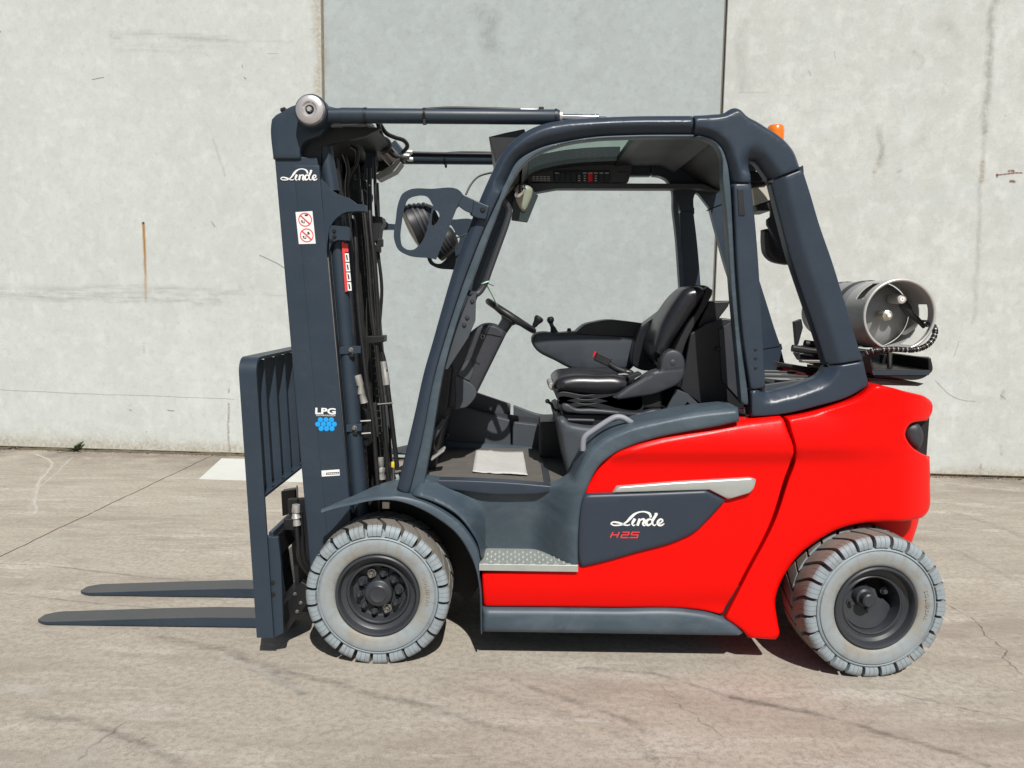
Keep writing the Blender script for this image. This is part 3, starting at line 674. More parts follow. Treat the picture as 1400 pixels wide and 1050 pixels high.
ra_ = panel('rear_arch', [(950.5, 156, 1), (975, 154.5), (993, 152), (1000, 147.5), (1008, 145.5), (1015, 149), (1021, 157), (1037, 164), (1051, 173), (1072, 187), (1087, 204), (1097, 229, 1), (1056, 245, 1), (1050, 237), (1044, 229), (1037, 220), (1031, 216), (1028, 222), (1027, 249.5, 1), (1003, 249.5, 1), (1000, 235), (995, 219), (988, 202), (977, 191), (964, 186), (950.5, 184, 1)],
      YG, YG+.085, 'guard_charcoal', truck, r=2.5, grid=6, chamfer=[([(1028, 222), (1031, 216), (1037, 220), (1044, 229), (1056, 245)], 15, .04), ([(950.5, 184), (964, 186), (977, 191), (988, 202), (995, 219), (1000, 235), (1003, 250)], 11, .04), ([(950, 156), (993, 152), (1008, 145.5), (1037, 164), (1072, 187), (1087, 204), (1097, 229)], 7, .02)])
bp_ = panel('rear_pillar', [(1003, 251, 1), (1027, 251, 1), (1031.5, 290), (1042, 436), (1047, 530, 1), (1027, 533, 1), (1017, 468), (1010, 393)], YG, YG+.075, 'guard_charcoal', truck, r=2.5, grid=7)
cp_ = panel('back_stay', [(1057, 247, 1), (1097.5, 231, 1), (1108, 264), (1121, 308), (1137, 354), (1158, 422), (1175, 477), (1180.5, 492, 1), (1133.5, 500, 1), (1122, 462), (1104, 410), (1084, 350), (1068, 290)],
      YG, YG+.085, 'guard_charcoal', truck, r=2, grid=6, chamfer=[([(1057, 247), (1068, 290), (1084, 350), (1104, 410), (1122, 462), (1133, 500)], 17, .035)])
gf_ = panel('guard_foot', [(1134.5, 502, 1), (1181, 494, 1), (1187, 520), (1189, 527, 1), (1160, 543), (1120, 555), (1070, 566.5), (1028, 570, 1), (1027.5, 534.5, 1), (1047, 532, 1), (1049.5, 536), (1068, 534), (1104, 524), (1127, 513)],
      YG-.004, YG+.085, 'guard_charcoal', truck, r=2.5, grid=6, chamfer=[([(1047, 532), (1049.5, 536), (1068, 534), (1104, 524), (1127, 513), (1134.5, 502)], 14, .04)])
rs_ = panel('door_trim', [(950.5, 187, 1), (965, 188.5), (976, 194), (984, 205), (988.6, 250), (993, 290), (1000, 393), (1006.6, 468), (1014, 552, 1), (1024, 554, 1), (1015, 468), (1008, 393), (1001, 290), (998, 250), (993.5, 220), (986.5, 202.5), (976, 192), (964, 187), (955, 185.5)], YG+.024, YG+.075, 'plastic_charcoal', truck, r=1, grid=6)
pl_ = plate('pillar_vent', [(1008, 258, 1), (1016, 258, 1), (1018.5, 295, 1), (1010, 295, 1)], YG-.003, YG+.01, 'black_plastic', truck, bev=.002)
for pts in ([(1050, 248, 1), (1098, 226, 1), (1099, 236, 1), (1060, 252, 1)], [(1130, 498, 1), (1179, 488, 1), (1181, 498, 1), (1136, 506, 1)], [(1004, 245, 1), (1026, 245, 1), (1026, 256, 1), (1005, 256, 1)], [(946, 160, 1), (954, 160, 1), (954, 182, 1), (946, 182, 1)], [(1028, 526, 1), (1045, 524, 1), (1046, 540, 1), (1029, 541, 1)]):
    mirror(plate('seam_filler', pts, YG+.030, YG+.07, 'black_plastic', truck, bev=0))  # black filler plates added behind the open seams so the gaps read dark
for o in (gp_, ts_, ra_, bp_, cp_, gf_, rs_): mirror(o)
for k, (x, y) in enumerate(((1033, 478), (1033, 490), (1033, 503))): bolt(x, y, YG, 2.0, .003, 'black_plastic', truck, 'pillar_hole')
# --- roof: tinted pane at the front, dark liner behind, cross members
def sheet(name, pts, Y0, Y1, th, material, ny=1):
    L = spline(pts, 6, False); bm = bmesh.new(); rows = []
    for i, a in enumerate(L):
        p = P(a[0], a[1], -.47); rows.append([bm.verts.new((p.x, Y, p.z+dz)) for Y, dz in ((Y0, 0), (Y1, 0), (Y1, th), (Y0, th))])
    for a, b in zip(rows, rows[1:]):
        for i in range(4): j = (i+1) % 4; bm.faces.new((a[i], a[j], b[j], b[i]))
    bm.faces.new(rows[0]); bm.faces.new(rows[-1][::-1])
    return link(name, bm, material, truck, ang=50)
ROOF = [(722, 201), (741, 191), (776, 182), (810, 177.5), (861, 174.5), (884, 174)]
sheet('roof_pane', ROOF, -.435, .27, .006, 'roof_glass'); sheet('roof_side', ROOF, .29, .44, .075, 'interior_dark')
sheet('roof_liner', [(884, 175), (930, 174), (965, 176), (984, 186)], -.435, .435, .03, 'interior_dark')
sheet('roof_skin', [(884, 163), (930, 162), (965, 163), (990, 170), (1030, 185), (1062, 208)], -.44, .44, .006, 'guard_charcoal')
for yf in (-.435, .28): sheet('pane_frame', ROOF, yf-.02, yf+.02, .022, 'black_plastic')
sheet('pane_frame', [(878, 176), (892, 176)], -.43, .43, .03, 'black_plastic'); sheet('pane_frame', [(716, 206), (726, 198.5)], -.43, .43, .025, 'black_plastic')
plate('front_header', [(668, 187, 1), (690, 181.5, 1), (717, 176, 1), (722, 192, 1), (704, 214, 1), (690, 232, 1), (681, 236, 1), (674, 206, 1)], -.43, .43, 'black_plastic', truck, bev=.004)
plate('rear_header', [(985, 172, 1), (1046, 190, 1), (1058, 222, 1), (1040, 214, 1), (1000, 188, 1)], -.42, .42, 'interior_dark', truck, bev=.006)

# ------------------------------------------------------------------ wheels (axle along Y, outer face at local y = 0)
TR, TW = .289, .235
def tyre_mesh(N_=24):
    bm = bmesh.new(); W = TW
    core = [(.166, .030), (.168, .010), (.174, .003), (.186, -.001), (.205, -.004), (.222, -.004), (.2275, -.002), (.2300, .004), (.2325, .004), (.2350, -.001), (.240, .002), (.243, .013), (.248, .028), (TR-.034, .042),
            (TR-.026, W-.030), (.258, W-.016), (.252, W-.006), (.235, W), (.205, W+.004), (.174, W-.003), (.166, W-.03)]
    add_lathe(bm, core, (0, 0, 0), (0, 1, 0), 96, closed=True)
    pitch = 2*math.pi/N_
    prof = [(.2455, -.0015), (.262, -.0045), (.274, -.001), (.2825, .006), (.2870, .016), (TR, .032), (TR+.0008, .058), (TR+.001, .082), (TR+.001, W/2-.006)]
    def shift(y): return pitch*(.00+.62*max(0, min(1, (y-.020)/.085))**1.3) if y > .02 else 0
    rnd = random.Random(3)
    for side in (0, 1):
        for i in range(N_):
            j0 = rnd.uniform(-.012, .012)
            for f0, f1 in ((.0, .255), (.272, .520), (.537, .79)):
                rings = []
                for r_, y in prof:
                    # grooves narrow toward the shoulder edge, sub-blocks merge on the running face
                    inner = y > .05
                    a0 = f0-(.0073 if inner and f0 > 0 else 0); a1 = f1+(.0073 if inner and f1 < .8 else 0)
                    wid = [(i+j0+a0+(.5 if side else 0))*pitch+shift(y), (i+j0+a1+(.5 if side else 0))*pitch+shift(y)]
                    yy = W-y if side else y
                    base = min(r_-.014, TR-.034) if y > .012 else r_-.006
                    ybase = (y+.020) if y < .012 else y
                    ybase = W-ybase if side else ybase
                    top = [bm.verts.new((math.cos(a)*r_, yy, math.sin(a)*r_)) for a in wid]
                    bot = [bm.verts.new((math.cos(a)*base, ybase, math.sin(a)*base)) for a in wid]
                    rings.append((top, bot, y))
                for (t0, b0, y0), (t1, b1, y1) in zip(rings, rings[1:]):
                    f = bm.faces.new((t0[0], t0[1], t1[1], t1[0])); f.material_index = 1 if y0 > .012 else 0
                    f = bm.faces.new((t0[0], t1[0], b1[0], b0[0])); f.material_index = 1 if y0 > .012 else 0
                    f = bm.faces.new((t0[1], b0[1], b1[1], t1[1])); f.material_index = 1 if y0 > .012 else 0
                for t_, b_ in (rings[0][:2], rings[-1][:2]): bm.faces.new((t_[0], t_[1], b_[1], b_[0]))
    # flatten the contact patch slightly
    return bm
def ring_text(s, rad, a0, size, Y=-.0045):
    """raised letters round the side wall"""
    cu = bpy.data.curves.new('t', 'FONT'); cu.body = s; cu.size = size; cu.space_character = 1.35; cu.resolution_u = 2
    o = bpy.data.objects.new('t', cu); col.objects.link(o); dg = bpy.context.evaluated_depsgraph_get(); me = bpy.data.meshes.new_from_object(o.evaluated_get(dg))
    bm = bmesh.new(); V = []
    for v in me.vertices:
        a = a0-v.co.x/rad; rr = rad+v.co.y; V.append(bm.verts.new((math.cos(a)*rr, Y-.0012, math.sin(a)*rr)))
    for p in me.polygons:
        try: bm.faces.new([V[i] for i in p.vertices])
        except ValueError: pass
    g = bmesh.ops.extrude_face_region(bm, geom=list(bm.faces))['geom']
    for v in g:
        if isinstance(v, bmesh.types.BMVert): v.co.y += .004
    bpy.data.objects.remove(o); bpy.data.curves.remove(cu); bpy.data.meshes.remove(me)
    return bm
def at_wheel(o, w_): o.parent = w_; return o
def front_wheel(loc, flip=False):
    w_ = empty('front_wheel', loc, truck)
    link('tyre', tyre_mesh(), ['tyre_grey', 'tyre_worn'], w_, ang=40)
    link('tyre_lettering', ring_text('SOLIDEAL', .196, R(28), .021), 'tyre_grey', w_)
    lathe('rim', [(.166, .035), (.1675, .006), (.166, .001), (.161, -.002), (.156, .000), (.152, .008), (.148, .024), (.136, .033), (.130, .034), (.124, .026), (.119, .025), (.115, .030), (.112, .050), (.108, .070), (.100, .074), (.02, .074), (0, .074)], (0, 0, 0), (0, 1, 0), 'rim', w_, 64, ang=28)
    lathe('hub_cap', [(0, .022), (.028, .022), (.032, .020), (.036, .024), (.047, .026), (.053, .030), (.055, .040), (.055, .075)], (0, 0, 0), (0, 1, 0), 'rim', w_, 40)
    for i in range(10):
        a = 2*math.pi*i/10+.16; c = (math.cos(a)*.079, 0, math.sin(a)*.079)
        bm = bmesh.new(); add_lathe(bm, [(0, .026), (.007, .026), (.0085, .029), (.0085, .048)], c, (0, 1, 0), 12)
        add_lathe(bm, [(0, .040), (.0125, .040), (.0135, .044), (.0135, .062)], c, (0, 1, 0), 6); add_lathe(bm, [(0, .060), (.018, .060), (.019, .062), (.019, .076)], c, (0, 1, 0), 16)
        link('wheel_nut', bm, 'bare_steel' if i in (3, 8) else 'rim', w_)
    return w_
WS = 1.035
fc = P(515.5, 811, -.59); fw_ = front_wheel((fc.x, -.59, TR*WS-.004)); fw_.rotation_euler.y = R(4); fw_.scale = (WS, 1, WS)
def copy_tree(o, parent):
    c = o.copy(); col.objects.link(c); c.parent = parent
    for ch in [x for x in bpy.data.objects if x.parent == o]: copy_tree(ch, c)
    return c
c = copy_tree(fw_, truck); c.location = (fc.x, .59, TR*WS-.004); c.rotation_euler = (0, 0, math.pi)
def rear_wheel(loc):
    w_ = empty('rear_wheel', loc, truck)
    o = bpy.data.objects.new('tyre', bpy.data.objects['tyre'].data); col.objects.link(o); o.parent = w_
    link('tyre_lettering', ring_text('SOLIDEAL', .196, R(28), .021), 'tyre_grey', w_)
    lathe('rim', [(.166, .035), (.1675, .006), (.166, .001), (.161, -.002), (.156, .000), (.150, .010), (.146, .028), (.134, .036), (.124, .036), (.118, .032), (.113, .034), (.110, .046), (.106, .120), (.100, .150), (.075, .155)], (0, 0, 0), (0, 1, 0), 'rim', w_, 64, ang=28)
    lathe('dark_dish_back', [(0, .150), (.10, .150), (.10, .17), (0, .17)], (0, 0, 0), (0, 1, 0), 'underbody', w_, 40)  # black back puts the shade of the deep dish into its colour
    # steering knuckle inside the dish: lower plate, hub pin and bolts
    bm = bmesh.new(); pts = []
    for k in range(25):
        a = R(178)+R(176)*k/24; pts.append((.108*math.cos(a), .108*math.sin(a)))
    pts += [(.075, .012), (.050, .016), (.030, .052), (-.012, .066), (-.050, .055), (-.080, .030)]
    f1 = [bm.verts.new((x, .085+.03*max(0, -y-.02)/.09*-1, y)) for x, y in pts]; f2 = [bm.verts.new((x, .135, y)) for x, y in pts]
    bm.faces.new(f1); bm.faces.new(f2[::-1])
    for k in range(len(pts)): j = (k+1) % len(pts); bm.faces.new((f1[k], f1[j], f2[j], f2[k]))
    link('knuckle', bm, 'rim', w_, bev=.004)
    lathe('hub_pin', [(0, .018), (.022, .018), (.027, .023), (.028, .05), (.036, .055), (.042, .075), (.044, .09)], (-.022, 0, .020), (0, 1, 0), 'rim', w_, 28)
    for x, z in ((.004, -.028), (-.066, -.012), (.062, .05)): lathe('knuckle_bolt', [(0, .062), (.009, .062), (.0105, .066), (.0105, .076), (.016, .077), (.016, .088)], (x, 0, z), (0, 1, 0), 'rim', w_, 8)
    return w_
rc = P(1199, 832, -.645); rw_ = rear_wheel((rc.x, -.645, TR*WS-.004)); rw_.scale = (WS, 1, WS)
# steered: the front edge of the wheel swings outward
rw_.rotation_euler = (Matrix.Rotation(R(4), 3, 'Z') @ Matrix.Rotation(R(7), 3, 'Y')).to_euler()
c = copy_tree(rw_, truck); c.location = (rc.x, .62, TR*WS-.004); c.rotation_euler = (Matrix.Rotation(R(187), 3, 'Z')).to_euler()
plate('rear_axle', [(1110, 800, 1), (1240, 800, 1), (1240, 850, 1), (1110, 850, 1)], -.36, .36, 'underbody', truck, bev=.02)

# ------------------------------------------------------------------ mast (leaning forward), all in charcoal steel
YM = -.42
def mx(y, k=0): return 376+(y-223)*(47/545)+k         # left edge of the outer upright at photo height y
rail = plate('mast_upright', [(375, 214, 1), (433, 214, 1), (437, 245, 1), (mx(830, 63), 830, 1), (mx(830), 830, 1)], YM, YM+.055, 'steel_charcoal', truck, bev=.006, seg=3)
bm_ = panel('mast_side_strip', [(mx(226, 25), 226, 1), (436, 226, 1), (439, 262, 1), (mx(815, 62), 815, 1), (mx(815, 27), 815, 1)], YM-.002, YM+.002, 'steel_charcoal', truck, r=2, grid=30, rdepth=.0018)
mirror(rail)
inr = plate('mast_inner_upright', [(mx(215, 64), 215, 1), (mx(215, 86), 215, 1), (mx(830, 86), 830, 1), (mx(830, 64), 830, 1)], YM+.085, YM+.13, 'black_steel', truck, bev=.004)
mirror(inr)
head = panel('mast_head', [(370, 170), (371, 163), (376, 157.5), (384, 153), (399, 144.5), (409, 142), (424, 141.5), (438, 143), (447, 152), (448, 168), (438, 185, 1), (414, 196), (410, 207), (411, 217, 1), (373, 217, 1)], YM-.012, YM+.06, 'steel_charcoal', truck, r=2.5, grid=9)
mirror(head)
hd2 = plate('mast_head_web', [(408, 176, 1), (440, 172, 1), (500, 168, 1), (520, 176, 1), (500, 186, 1), (440, 200, 1), (437, 244, 1), (408, 222, 1)], YM+.03, YM+.06, 'black_steel', truck, bev=.003)
mirror(hd2)
plate('mast_cross_member', [(392, 150, 1), (446, 144, 1), (470, 150, 1), (500, 160, 1), (512, 172, 1), (480, 180, 1), (400, 182, 1)], YM+.062, -YM-.062, 'black_steel', truck, bev=.006)
plate('mast_cross_member', [(462, 560, 1), (500, 560, 1), (504, 610, 1), (468, 610, 1)], YM+.14, -YM-.14, 'black_steel', truck, bev=.004)
plate('mast_lug', [(383, 152, 1), (383, 148, 1), (389, 146, 1), (390, 150, 1)], YM+.0, YM+.03, 'black_steel', truck, bev=.001)
# tilt cylinders along the roof edge
YT = -.455
eye = P(429, 155, YT)
def tilt(sgn):
    bos = lathe('tilt_cylinder_eye', [(0, -.060), (.006, -.060), (.016, -.060), (.018, -.064), (.024, -.0645), (.030, -.070), (.044, -.070), (.054, -.064), (.0585, -.052), (.0585, -.046)], eye, (0, 1, 0), 'boss_metal', truck, 48)
    pin = lathe('pivot_bolt', [(0, -.074), (.009, -.074), (.011, -.070), (.011, -.058)], eye, (0, 1, 0), 'zinc', bos, 6)
    nut = lathe('eye_hole', [(.0165, -.0606), (.0, -.0600)], eye, (0, 1, 0), 'black_steel', bos, 24)
    hub = lathe('tilt_cylinder_hub', [(.060, -.048), (.064, -.044), (.065, -.036), (.065, .02), (.05, .03), (0, .03)], eye, (0, 1, 0), 'steel_charcoal', truck, 40)
    a, b = P(446, 158, YT), P(765, 160.2, YT)
    d = (b-a).normalized()
    barrel = tube('tilt_cylinder', [a, a+d*.06, a+d*.061, a+d*.15, a+d*.151, b-d*.006, b], [.029, .029, .031, .031, .0295, .0295, .027], 'steel_charcoal', truck, 28, False)
    for px_ in (500, 580, 581, 760): 
        q = P(px_, 158+(px_-446)*.007, YT); tube('hose_band', [q-d*.005, q+d*.005], .0325, 'black_steel', truck, 24, False)
    q = P(580, 167, YT-.031); box('band_buckle', q, (.012, .006, .022), 'black_steel', truck, bev=.002)
    tube('gland_nut', [b-d*.001, b+d*.010], .026, 'zinc', truck, 24, False)
    tube('piston_rod', [b, P(818, 160.5, YT)], .0125, 'chrome', truck, 20, False)
    tube('tilt_hose', [P(583, 149.5, YT), P(612, 147.8, YT), P(650, 148.2, YT), P(712, 150, YT)], .0065, 'hose', truck, 10)
    tube('hose_fitting', [P(712, 150, YT), P(735, 150.5, YT)], [.0075, .0085, .007, .009, .006], 'zinc', truck, 12, False)
    box('port_block', P(740, 150, YT), (.020, .02, .020), 'black_steel', truck, bev=.002)
    box('cylinder_bracket', P(822, 166, YT), (.04, .05, .03), 'steel_charcoal', truck, bev=.006)
n0 = set(bpy.data.objects); tilt(-1)
for o in [x for x in bpy.data.objects if x not in n0 and x.parent == truck]: mirror(o)
# lift cylinders behind the uprights
YL = -.355
lc = tube('lift_cylinder', [P(444, 200, YL), P(454, 262, YL)], .031, 'steel_charcoal', truck, 24, False); mirror(lc)
lc = tube('lift_cylinder', [P(456, 268, YL), P(495.5, 720, YL)], .0325, 'steel_charcoal', truck, 28, False); mirror(lc)
gb = plate('cylinder_guide', [(438, 245, 1), (443, 248), (450, 257), (463, 266), (480, 272.6), (487, 279, 1), (499.5, 280, 1), (499.5, 289, 1), (484, 289), (470, 291), (460, 298), (452, 309), (448, 328), (446.5, 350, 1), (441, 280, 1)], YM+.001, YM+.05, 'steel_charcoal', truck, bev=.004, seg=3); mirror(gb)
cb = plate('cylinder_clamp', [(450, 309, 1), (452.5, 308, 1), (476, 310, 1), (478, 313, 1), (478, 329, 1), (462, 328, 1), (455, 331), (450.5, 342), (450, 345, 1)], YM+.004, YM+.03, 'steel_charcoal', truck, bev=.003)
for x, y in ((457, 316), (457.3, 323.5), (453, 329)): bolt(x, y, YM+.004, 2.3, .006, 'black_steel', cb)
for y, x0, x1 in ((479.5, 464.5, 493), (586, 473, 494)):
    cl = plate('pipe_clamp', [(x0, y-5, 1), (x1, y-6.5, 1), (x1, y+3.5, 1), (x0, y+5, 1)], YL-.038, YL-.026, 'steel_charcoal', truck, bev=.002)
    bolt((x0+x1)/2+1, y-1, YL-.038, 2.6, .012, 'bare_steel', cl); box('clamp_jaw', P((x0+x1)/2+2, y+6, YL-.034), (.02, .012, .018), 'black_steel', cl, bev=.004)
tube('guide_rod', [P(mx(352, 61), 352, YM+.01), P(mx(660, 61.5), 660, YM+.01)], .0045, 'bare_steel', truck, 8, False)
# decal strip on the lift cylinder (red edge, white fields)
bm = bmesh.new()
def quad(bm, pts, Y): bm.faces.new([bm.verts.new(P(x, y, Y)) for x, y in pts])
YS = YL-.0335
quad(bm, [(467, 331), (470.3, 331), (476, 398), (471.8, 399)], YS-.0003); ds = link('warning_strip', bm, 'red_print', truck, smooth=False)
for k in range(5):
    y0 = 333+k*13.2; y1 = y0+11.6; bm = bmesh.new(); xa = 470.2+(y0-331)*.083; xb = 470.2+(y1-331)*.083
    quad(bm, [(xa, y0), (xa+5.2, y0), (xb+5.2, y1), (xb, y1)], YS-.0005); fld = link('strip_field', bm, 'white_print' if k else 'red_print', ds, smooth=False)
    if k:
        bm = bmesh.new(); quad(bm, [(xa+1.2, y0+2), (xa+3.2, y0+2.5), (xb+3.5, y1-2.5), (xb+1.6, y1-2)], YS-.0008); link('strip_print', bm, 'black_print', ds, smooth=False)
# chains
for off, Y in ((88, YM+.16), (112, YM+.30), (88, -YM-.16)):
    bm = bmesh.new()
    n = 46
    for i in range(n):
        y = 230+i*10.2; q = P(mx(y, off), y, Y); add_box(bm, q, (.016, .007 if i % 2 else .012, .030))
    link('lift_chain', bm, 'black_steel', truck, bev=0)
# hoses down the mast
def hose(pts, r=.0085, material='hose', name='hydraulic_hose'): return tube(name, [P(*p) for p in pts], r, material, truck, 10)
hose([(482, 296, -.30), (486, 330, -.33), (490, 420, -.34), (500, 510, -.35), (508, 560, -.35), (512, 600, -.35), (519, 700, -.35)], .010)
hose([(497, 280, -.2), (503, 340, -.22), (508, 420, -.24), (514, 470, -.25), (522, 540, -.25), (527, 600, -.26), (531, 660, -.26)], .010)
hose([(505, 230, -.15), (506, 300, -.2), (512, 360, -.22), (516, 420, -.22), (519, 470, -.22), (526, 500, -.22), (536, 580, -.22), (543, 640, -.22)], .011)
hose([(512, 215, -.10), (513, 260, -.12), (515, 300, -.12), (517, 345, -.15), (522, 395, -.15), (519, 450, -.15), (523, 500, -.18)], .0075)
hose([(515, 250, .0), (517, 300, .0), (515, 350, -.05), (506, 390, -.1), (503, 450, -.1), (508, 560, -.1), (516, 640, -.1)], .009)
hose([(470, 210, -.25), (476, 230, -.25), (474, 260, -.22), (480, 300, -.2), (490, 380, -.2), (497, 460, -.2), (503, 560, -.2)], .008)
hose([(480, 200, -.2), (488, 206, -.2), (488, 222, -.2), (480, 236, -.2), (474, 250, -.2)], .008)
hose([(526, 600, -.15), (530, 620, -.15), (534, 645, -.15)], .007); hose([(534, 585, -.1), (533, 620, -.1), (540, 655, -.1)], .006)
hose([(500, 258, -.1), (508, 270, -.12), (502, 290, -.15), (500, 320, -.2)], .008)
# dark inner structure: far cylinder guards and the carriage lift frame
plate('hose_guide', [(478, 262, 1), (494, 258, 1), (501, 330, 1), (511, 480, 1), (519, 620, 1), (521, 680, 1), (505, 680, 1), (492, 470, 1), (480, 330, 1)], .02, .05, 'black_steel', truck, bev=.003)
plate('chain_anchor', [(499, 296, 1), (522, 296, 1), (523.5, 306, 1), (519, 311, 1), (517, 330, 1), (505, 330, 1), (500, 310, 1)], -.16, -.06, 'black_plastic', truck, bev=.004)
plate('hose_clamp', [(501, 460, 1), (524.5, 459, 1), (524.5, 468, 1), (503, 470, 1)], -.27, -.18, 'black_steel', truck, bev=.003)
for x, y, Y in ((523, 332, -.17), (520, 340, -.17)): box('hose_joint', P(x-3, y, Y), (.025, .03, .035), 'hose', truck, bev=.004)
for pts in ([(488.5, 513, -.36), (492, 526, -.36), (493, 528, -.36), (494, 538, -.36), (495, 539, -.36), (498, 551, -.36)], [(523.5, 494, -.22), (526, 508, -.22), (526.5, 510, -.22), (528.5, 526, -.22)], [(519.5, 626, -.26), (520.5, 637, -.26), (521, 638, -.26), (521.5, 645, -.26), (522, 646, -.26), (522, 655, -.26)]):
    tube('hose_fitting', [P(*p) for p in pts], [.0165, .0165, .012, .017, .013, .0165], 'zinc', truck, 10, False)
for x, y in ((515, 643), (527, 642), (516, 650), (528, 652)): lathe('fitting_nut', [(0, -.012), (.008, -.012), (.0095, -.008), (.0095, .012), (0, .012)], P(x, y, -.24), (0, 1, 0), 'zinc', truck, 6)
lathe('yellow_cap', [(0, .012), (.006, .012), (.008, .008), (.008, -.012), (0, -.012)], P(537, 635, -.24), (0, 0, 1), 'yellow_plastic', truck, 12)
tube('steel_pipe', [P(538, 640, -.24), P(538, 662, -.24)], .006, 'bare_steel', truck, 8, False)
for y in (576, 593):
    for x in (497.5, 506.5): pass
    tube('hose_tie', [P(493, y, -.36), P(507, y-1, -.36)], .004, 'zinc', truck, 8, False)
tube('hose_tie', [P(516, 553, -.27), P(537, 551, -.24)], .004, 'bare_steel', truck, 8, False)
# far-side head: bare tube ends and loop hoses
tube('cross_tube', [P(493, 172, .10), P(521, 200, .16)], .040, 'bare_steel', truck, 24, False)
tube('cross_tube', [P(518, 197, .18), P(540, 220, .24)], .037, 'bare_steel', truck, 24, False)
plate('head_gusset', [(500, 205, 1), (512, 196, 1), (516, 222, 1), (512, 243, 1), (497, 246, 1)], .10, .13, 'steel_charcoal', truck, bev=.003)
plate('head_plate', [(512, 240, 1), (545, 218, 1), (549, 222, 1), (540, 234, 1), (516, 246, 1)], .2, .3, 'deck_grey', truck, bev=.003)
hose([(516, 166, -.1), (522, 186, -.05), (530, 192, .0), (533, 200, .05), (526, 206, .1), (512, 200, .1), (507, 190, .1)], .010)
hose([(520, 170, .0), (528, 182, .05), (540, 188, .1), (552, 192, .15), (557, 200, .2), (551, 208, .25)], .010)
hose([(526, 196, .1), (532, 206, .15), (540, 214, .2), (552, 217, .25), (558, 216, .3)], .009)
box('manifold', P(541, 205, .30), (.06, .05, .07), 'steel_charcoal', truck, bev=.006, rot=Matrix.Rotation(R(-40), 3, 'Y'))
for x, y in ((549, 208), (556, 213), (560, 208), (561, 218)): lathe('fitting_nut', [(0, -.014), (.011, -.014), (.012, 0), (.011, .014), (0, .014)], P(x, y, .36), (1, 0, 0), 'zinc', truck, 8)
hose([(562, 209, .42), (600, 210, .42), (674, 211, .42)], .008)

# ------------------------------------------------------------------ carriage, load backrest, forks
YC = -.56
def bar_u():
    """flat bar bent to an inverted U: side face seen on the post, top face running across the truck"""
    bm = bmesh.new(); top0 = (327, 497); xw = 22.5
    # section across X (two edges), path in Y/height; X follows the lean of the mast
    pa = P(351, 872, YC); pb = P(326.5, 512, YC); ax = (pb-pa); ztop = P(335, 489, YC).z
    wd = P(374, 871, YC).x-pa.x; rr = .062; th = .012
    path = [(YC, pa.z+ax.z*k/8) for k in range(9)]
    z1 = path[-1][1]
    for k in range(1, 9):
        a = math.pi/2*k/8; path.append((YC+rr-rr*math.cos(a), z1+(ztop-z1)*math.sin(a)))
    path += [(YC+rr+(-2*YC-2*rr)*k/6, ztop) for k in range(1, 7)]
    h = len(path)
    path += [(-y, z) for y, z in reversed(path[:17])]
    rows = []
    for i, (y, z) in enumerate(path):
        a = path[max(i-1, 0)]; c = path[min(i+1, len(path)-1)]; ty, tz = c[0]-a[0], c[1]-a[1]; l = math.hypot(ty, tz)+1e-9
        ny, nz = tz/l, -ty/l                         # inward normal
        x = pa.x+ax.x/ax.z*(z-pa.z)
        rows.append([bm.verts.new((x, y, z)), bm.verts.new((x+wd, y, z)), bm.verts.new((x+wd, y+ny*th, z+nz*th)), bm.verts.new((x, y+ny*th, z+nz*th))])
    for a, b in zip(rows, rows[1:]):
        for i in range(4): j = (i+1) % 4; bm.faces.new((a[i], a[j], b[j], b[i]))
    bm.faces.new(rows[0]); bm.faces.new(rows[-1][::-1])
    return link('backrest_frame', bm, 'steel_charcoal', truck, bev=.003)
bar_u()
def leaner(x0, z):                                   # X at height z on the leaning carriage, measured at the post
    a, b = P(351, 872, YC), P(326.5, 512, YC); return a.x+(b.x-a.x)/(b.z-a.z)*(z-a.z)+x0
zt, zb = P(335, 491, YC).z-.012, P(352, 680, YC).z
for k in range(7):
    y = -.42+k*.14; bm = bmesh.new()
    for z0, z1 in ((zb, zt),):
        v = []
        for z in (z0, z1):
            for dx, dy in ((.014, -.006), (.060, -.006), (.060, .006), (.014, .006)): v.append(bm.verts.new((leaner(dx, z), y+dy, z)))
        bm.faces.new(v[:4][::-1]); bm.faces.new(v[4:])
        for i in range(4): bm.faces.new((v[i], v[(i+1) % 4], v[4+(i+1) % 4], v[4+i]))
    link('backrest_bar', bm, 'steel_charcoal', truck, bev=.002)
    box('bar_weld', (leaner(.040, zb+.012), y+.012, zb+.014), (.05, .016, .016), 'steel_charcoal', truck, bev=.006)
box('backrest_rail', (leaner(.036, zb), 0, zb), (.062, 2*abs(YC)-.03, .014), 'steel_charcoal', truck, bev=.003)
plate('carriage_side', [(364, 733, 1), (380, 735, 1), (384, 770, 1), (387.5, 866, 1), (375, 871.5, 1)], YC+.014, YC+.035, 'steel_charcoal', truck, bev=.003)
for x, y in ((372.6, 797), (373.5, 813)): bolt(x, y, YC+.014, 3.0, .001, 'underbody', truck, 'carriage_hole')
for y_ in (.5,): plate('carriage_side', [(364, 733, 1), (380, 735, 1), (384, 770, 1), (387.5, 866, 1), (375, 871.5, 1)], -YC-.035, -YC-.014, 'steel_charcoal', truck, bev=.003, Yp=YC+.014)
uz, lz = P(374, 752, YC).z, P(380, 850, YC).z
box('fork_bar', (leaner(.085, uz), 0, uz), (.035, 1.06, .095), 'black_steel', truck, bev=.004, rot=Matrix.Rotation(R(-4), 3, 'Y'))
box('fork_bar', (leaner(.085, lz), 0, lz), (.035, 1.06, .09), 'black_steel', truck, bev=.004, rot=Matrix.Rotation(R(-4), 3, 'Y'))
box('fork_bar_lip', (leaner(.075, uz+.045), 0, uz+.055), (.02, 1.05, .02), 'steel_charcoal', truck, bev=.003)
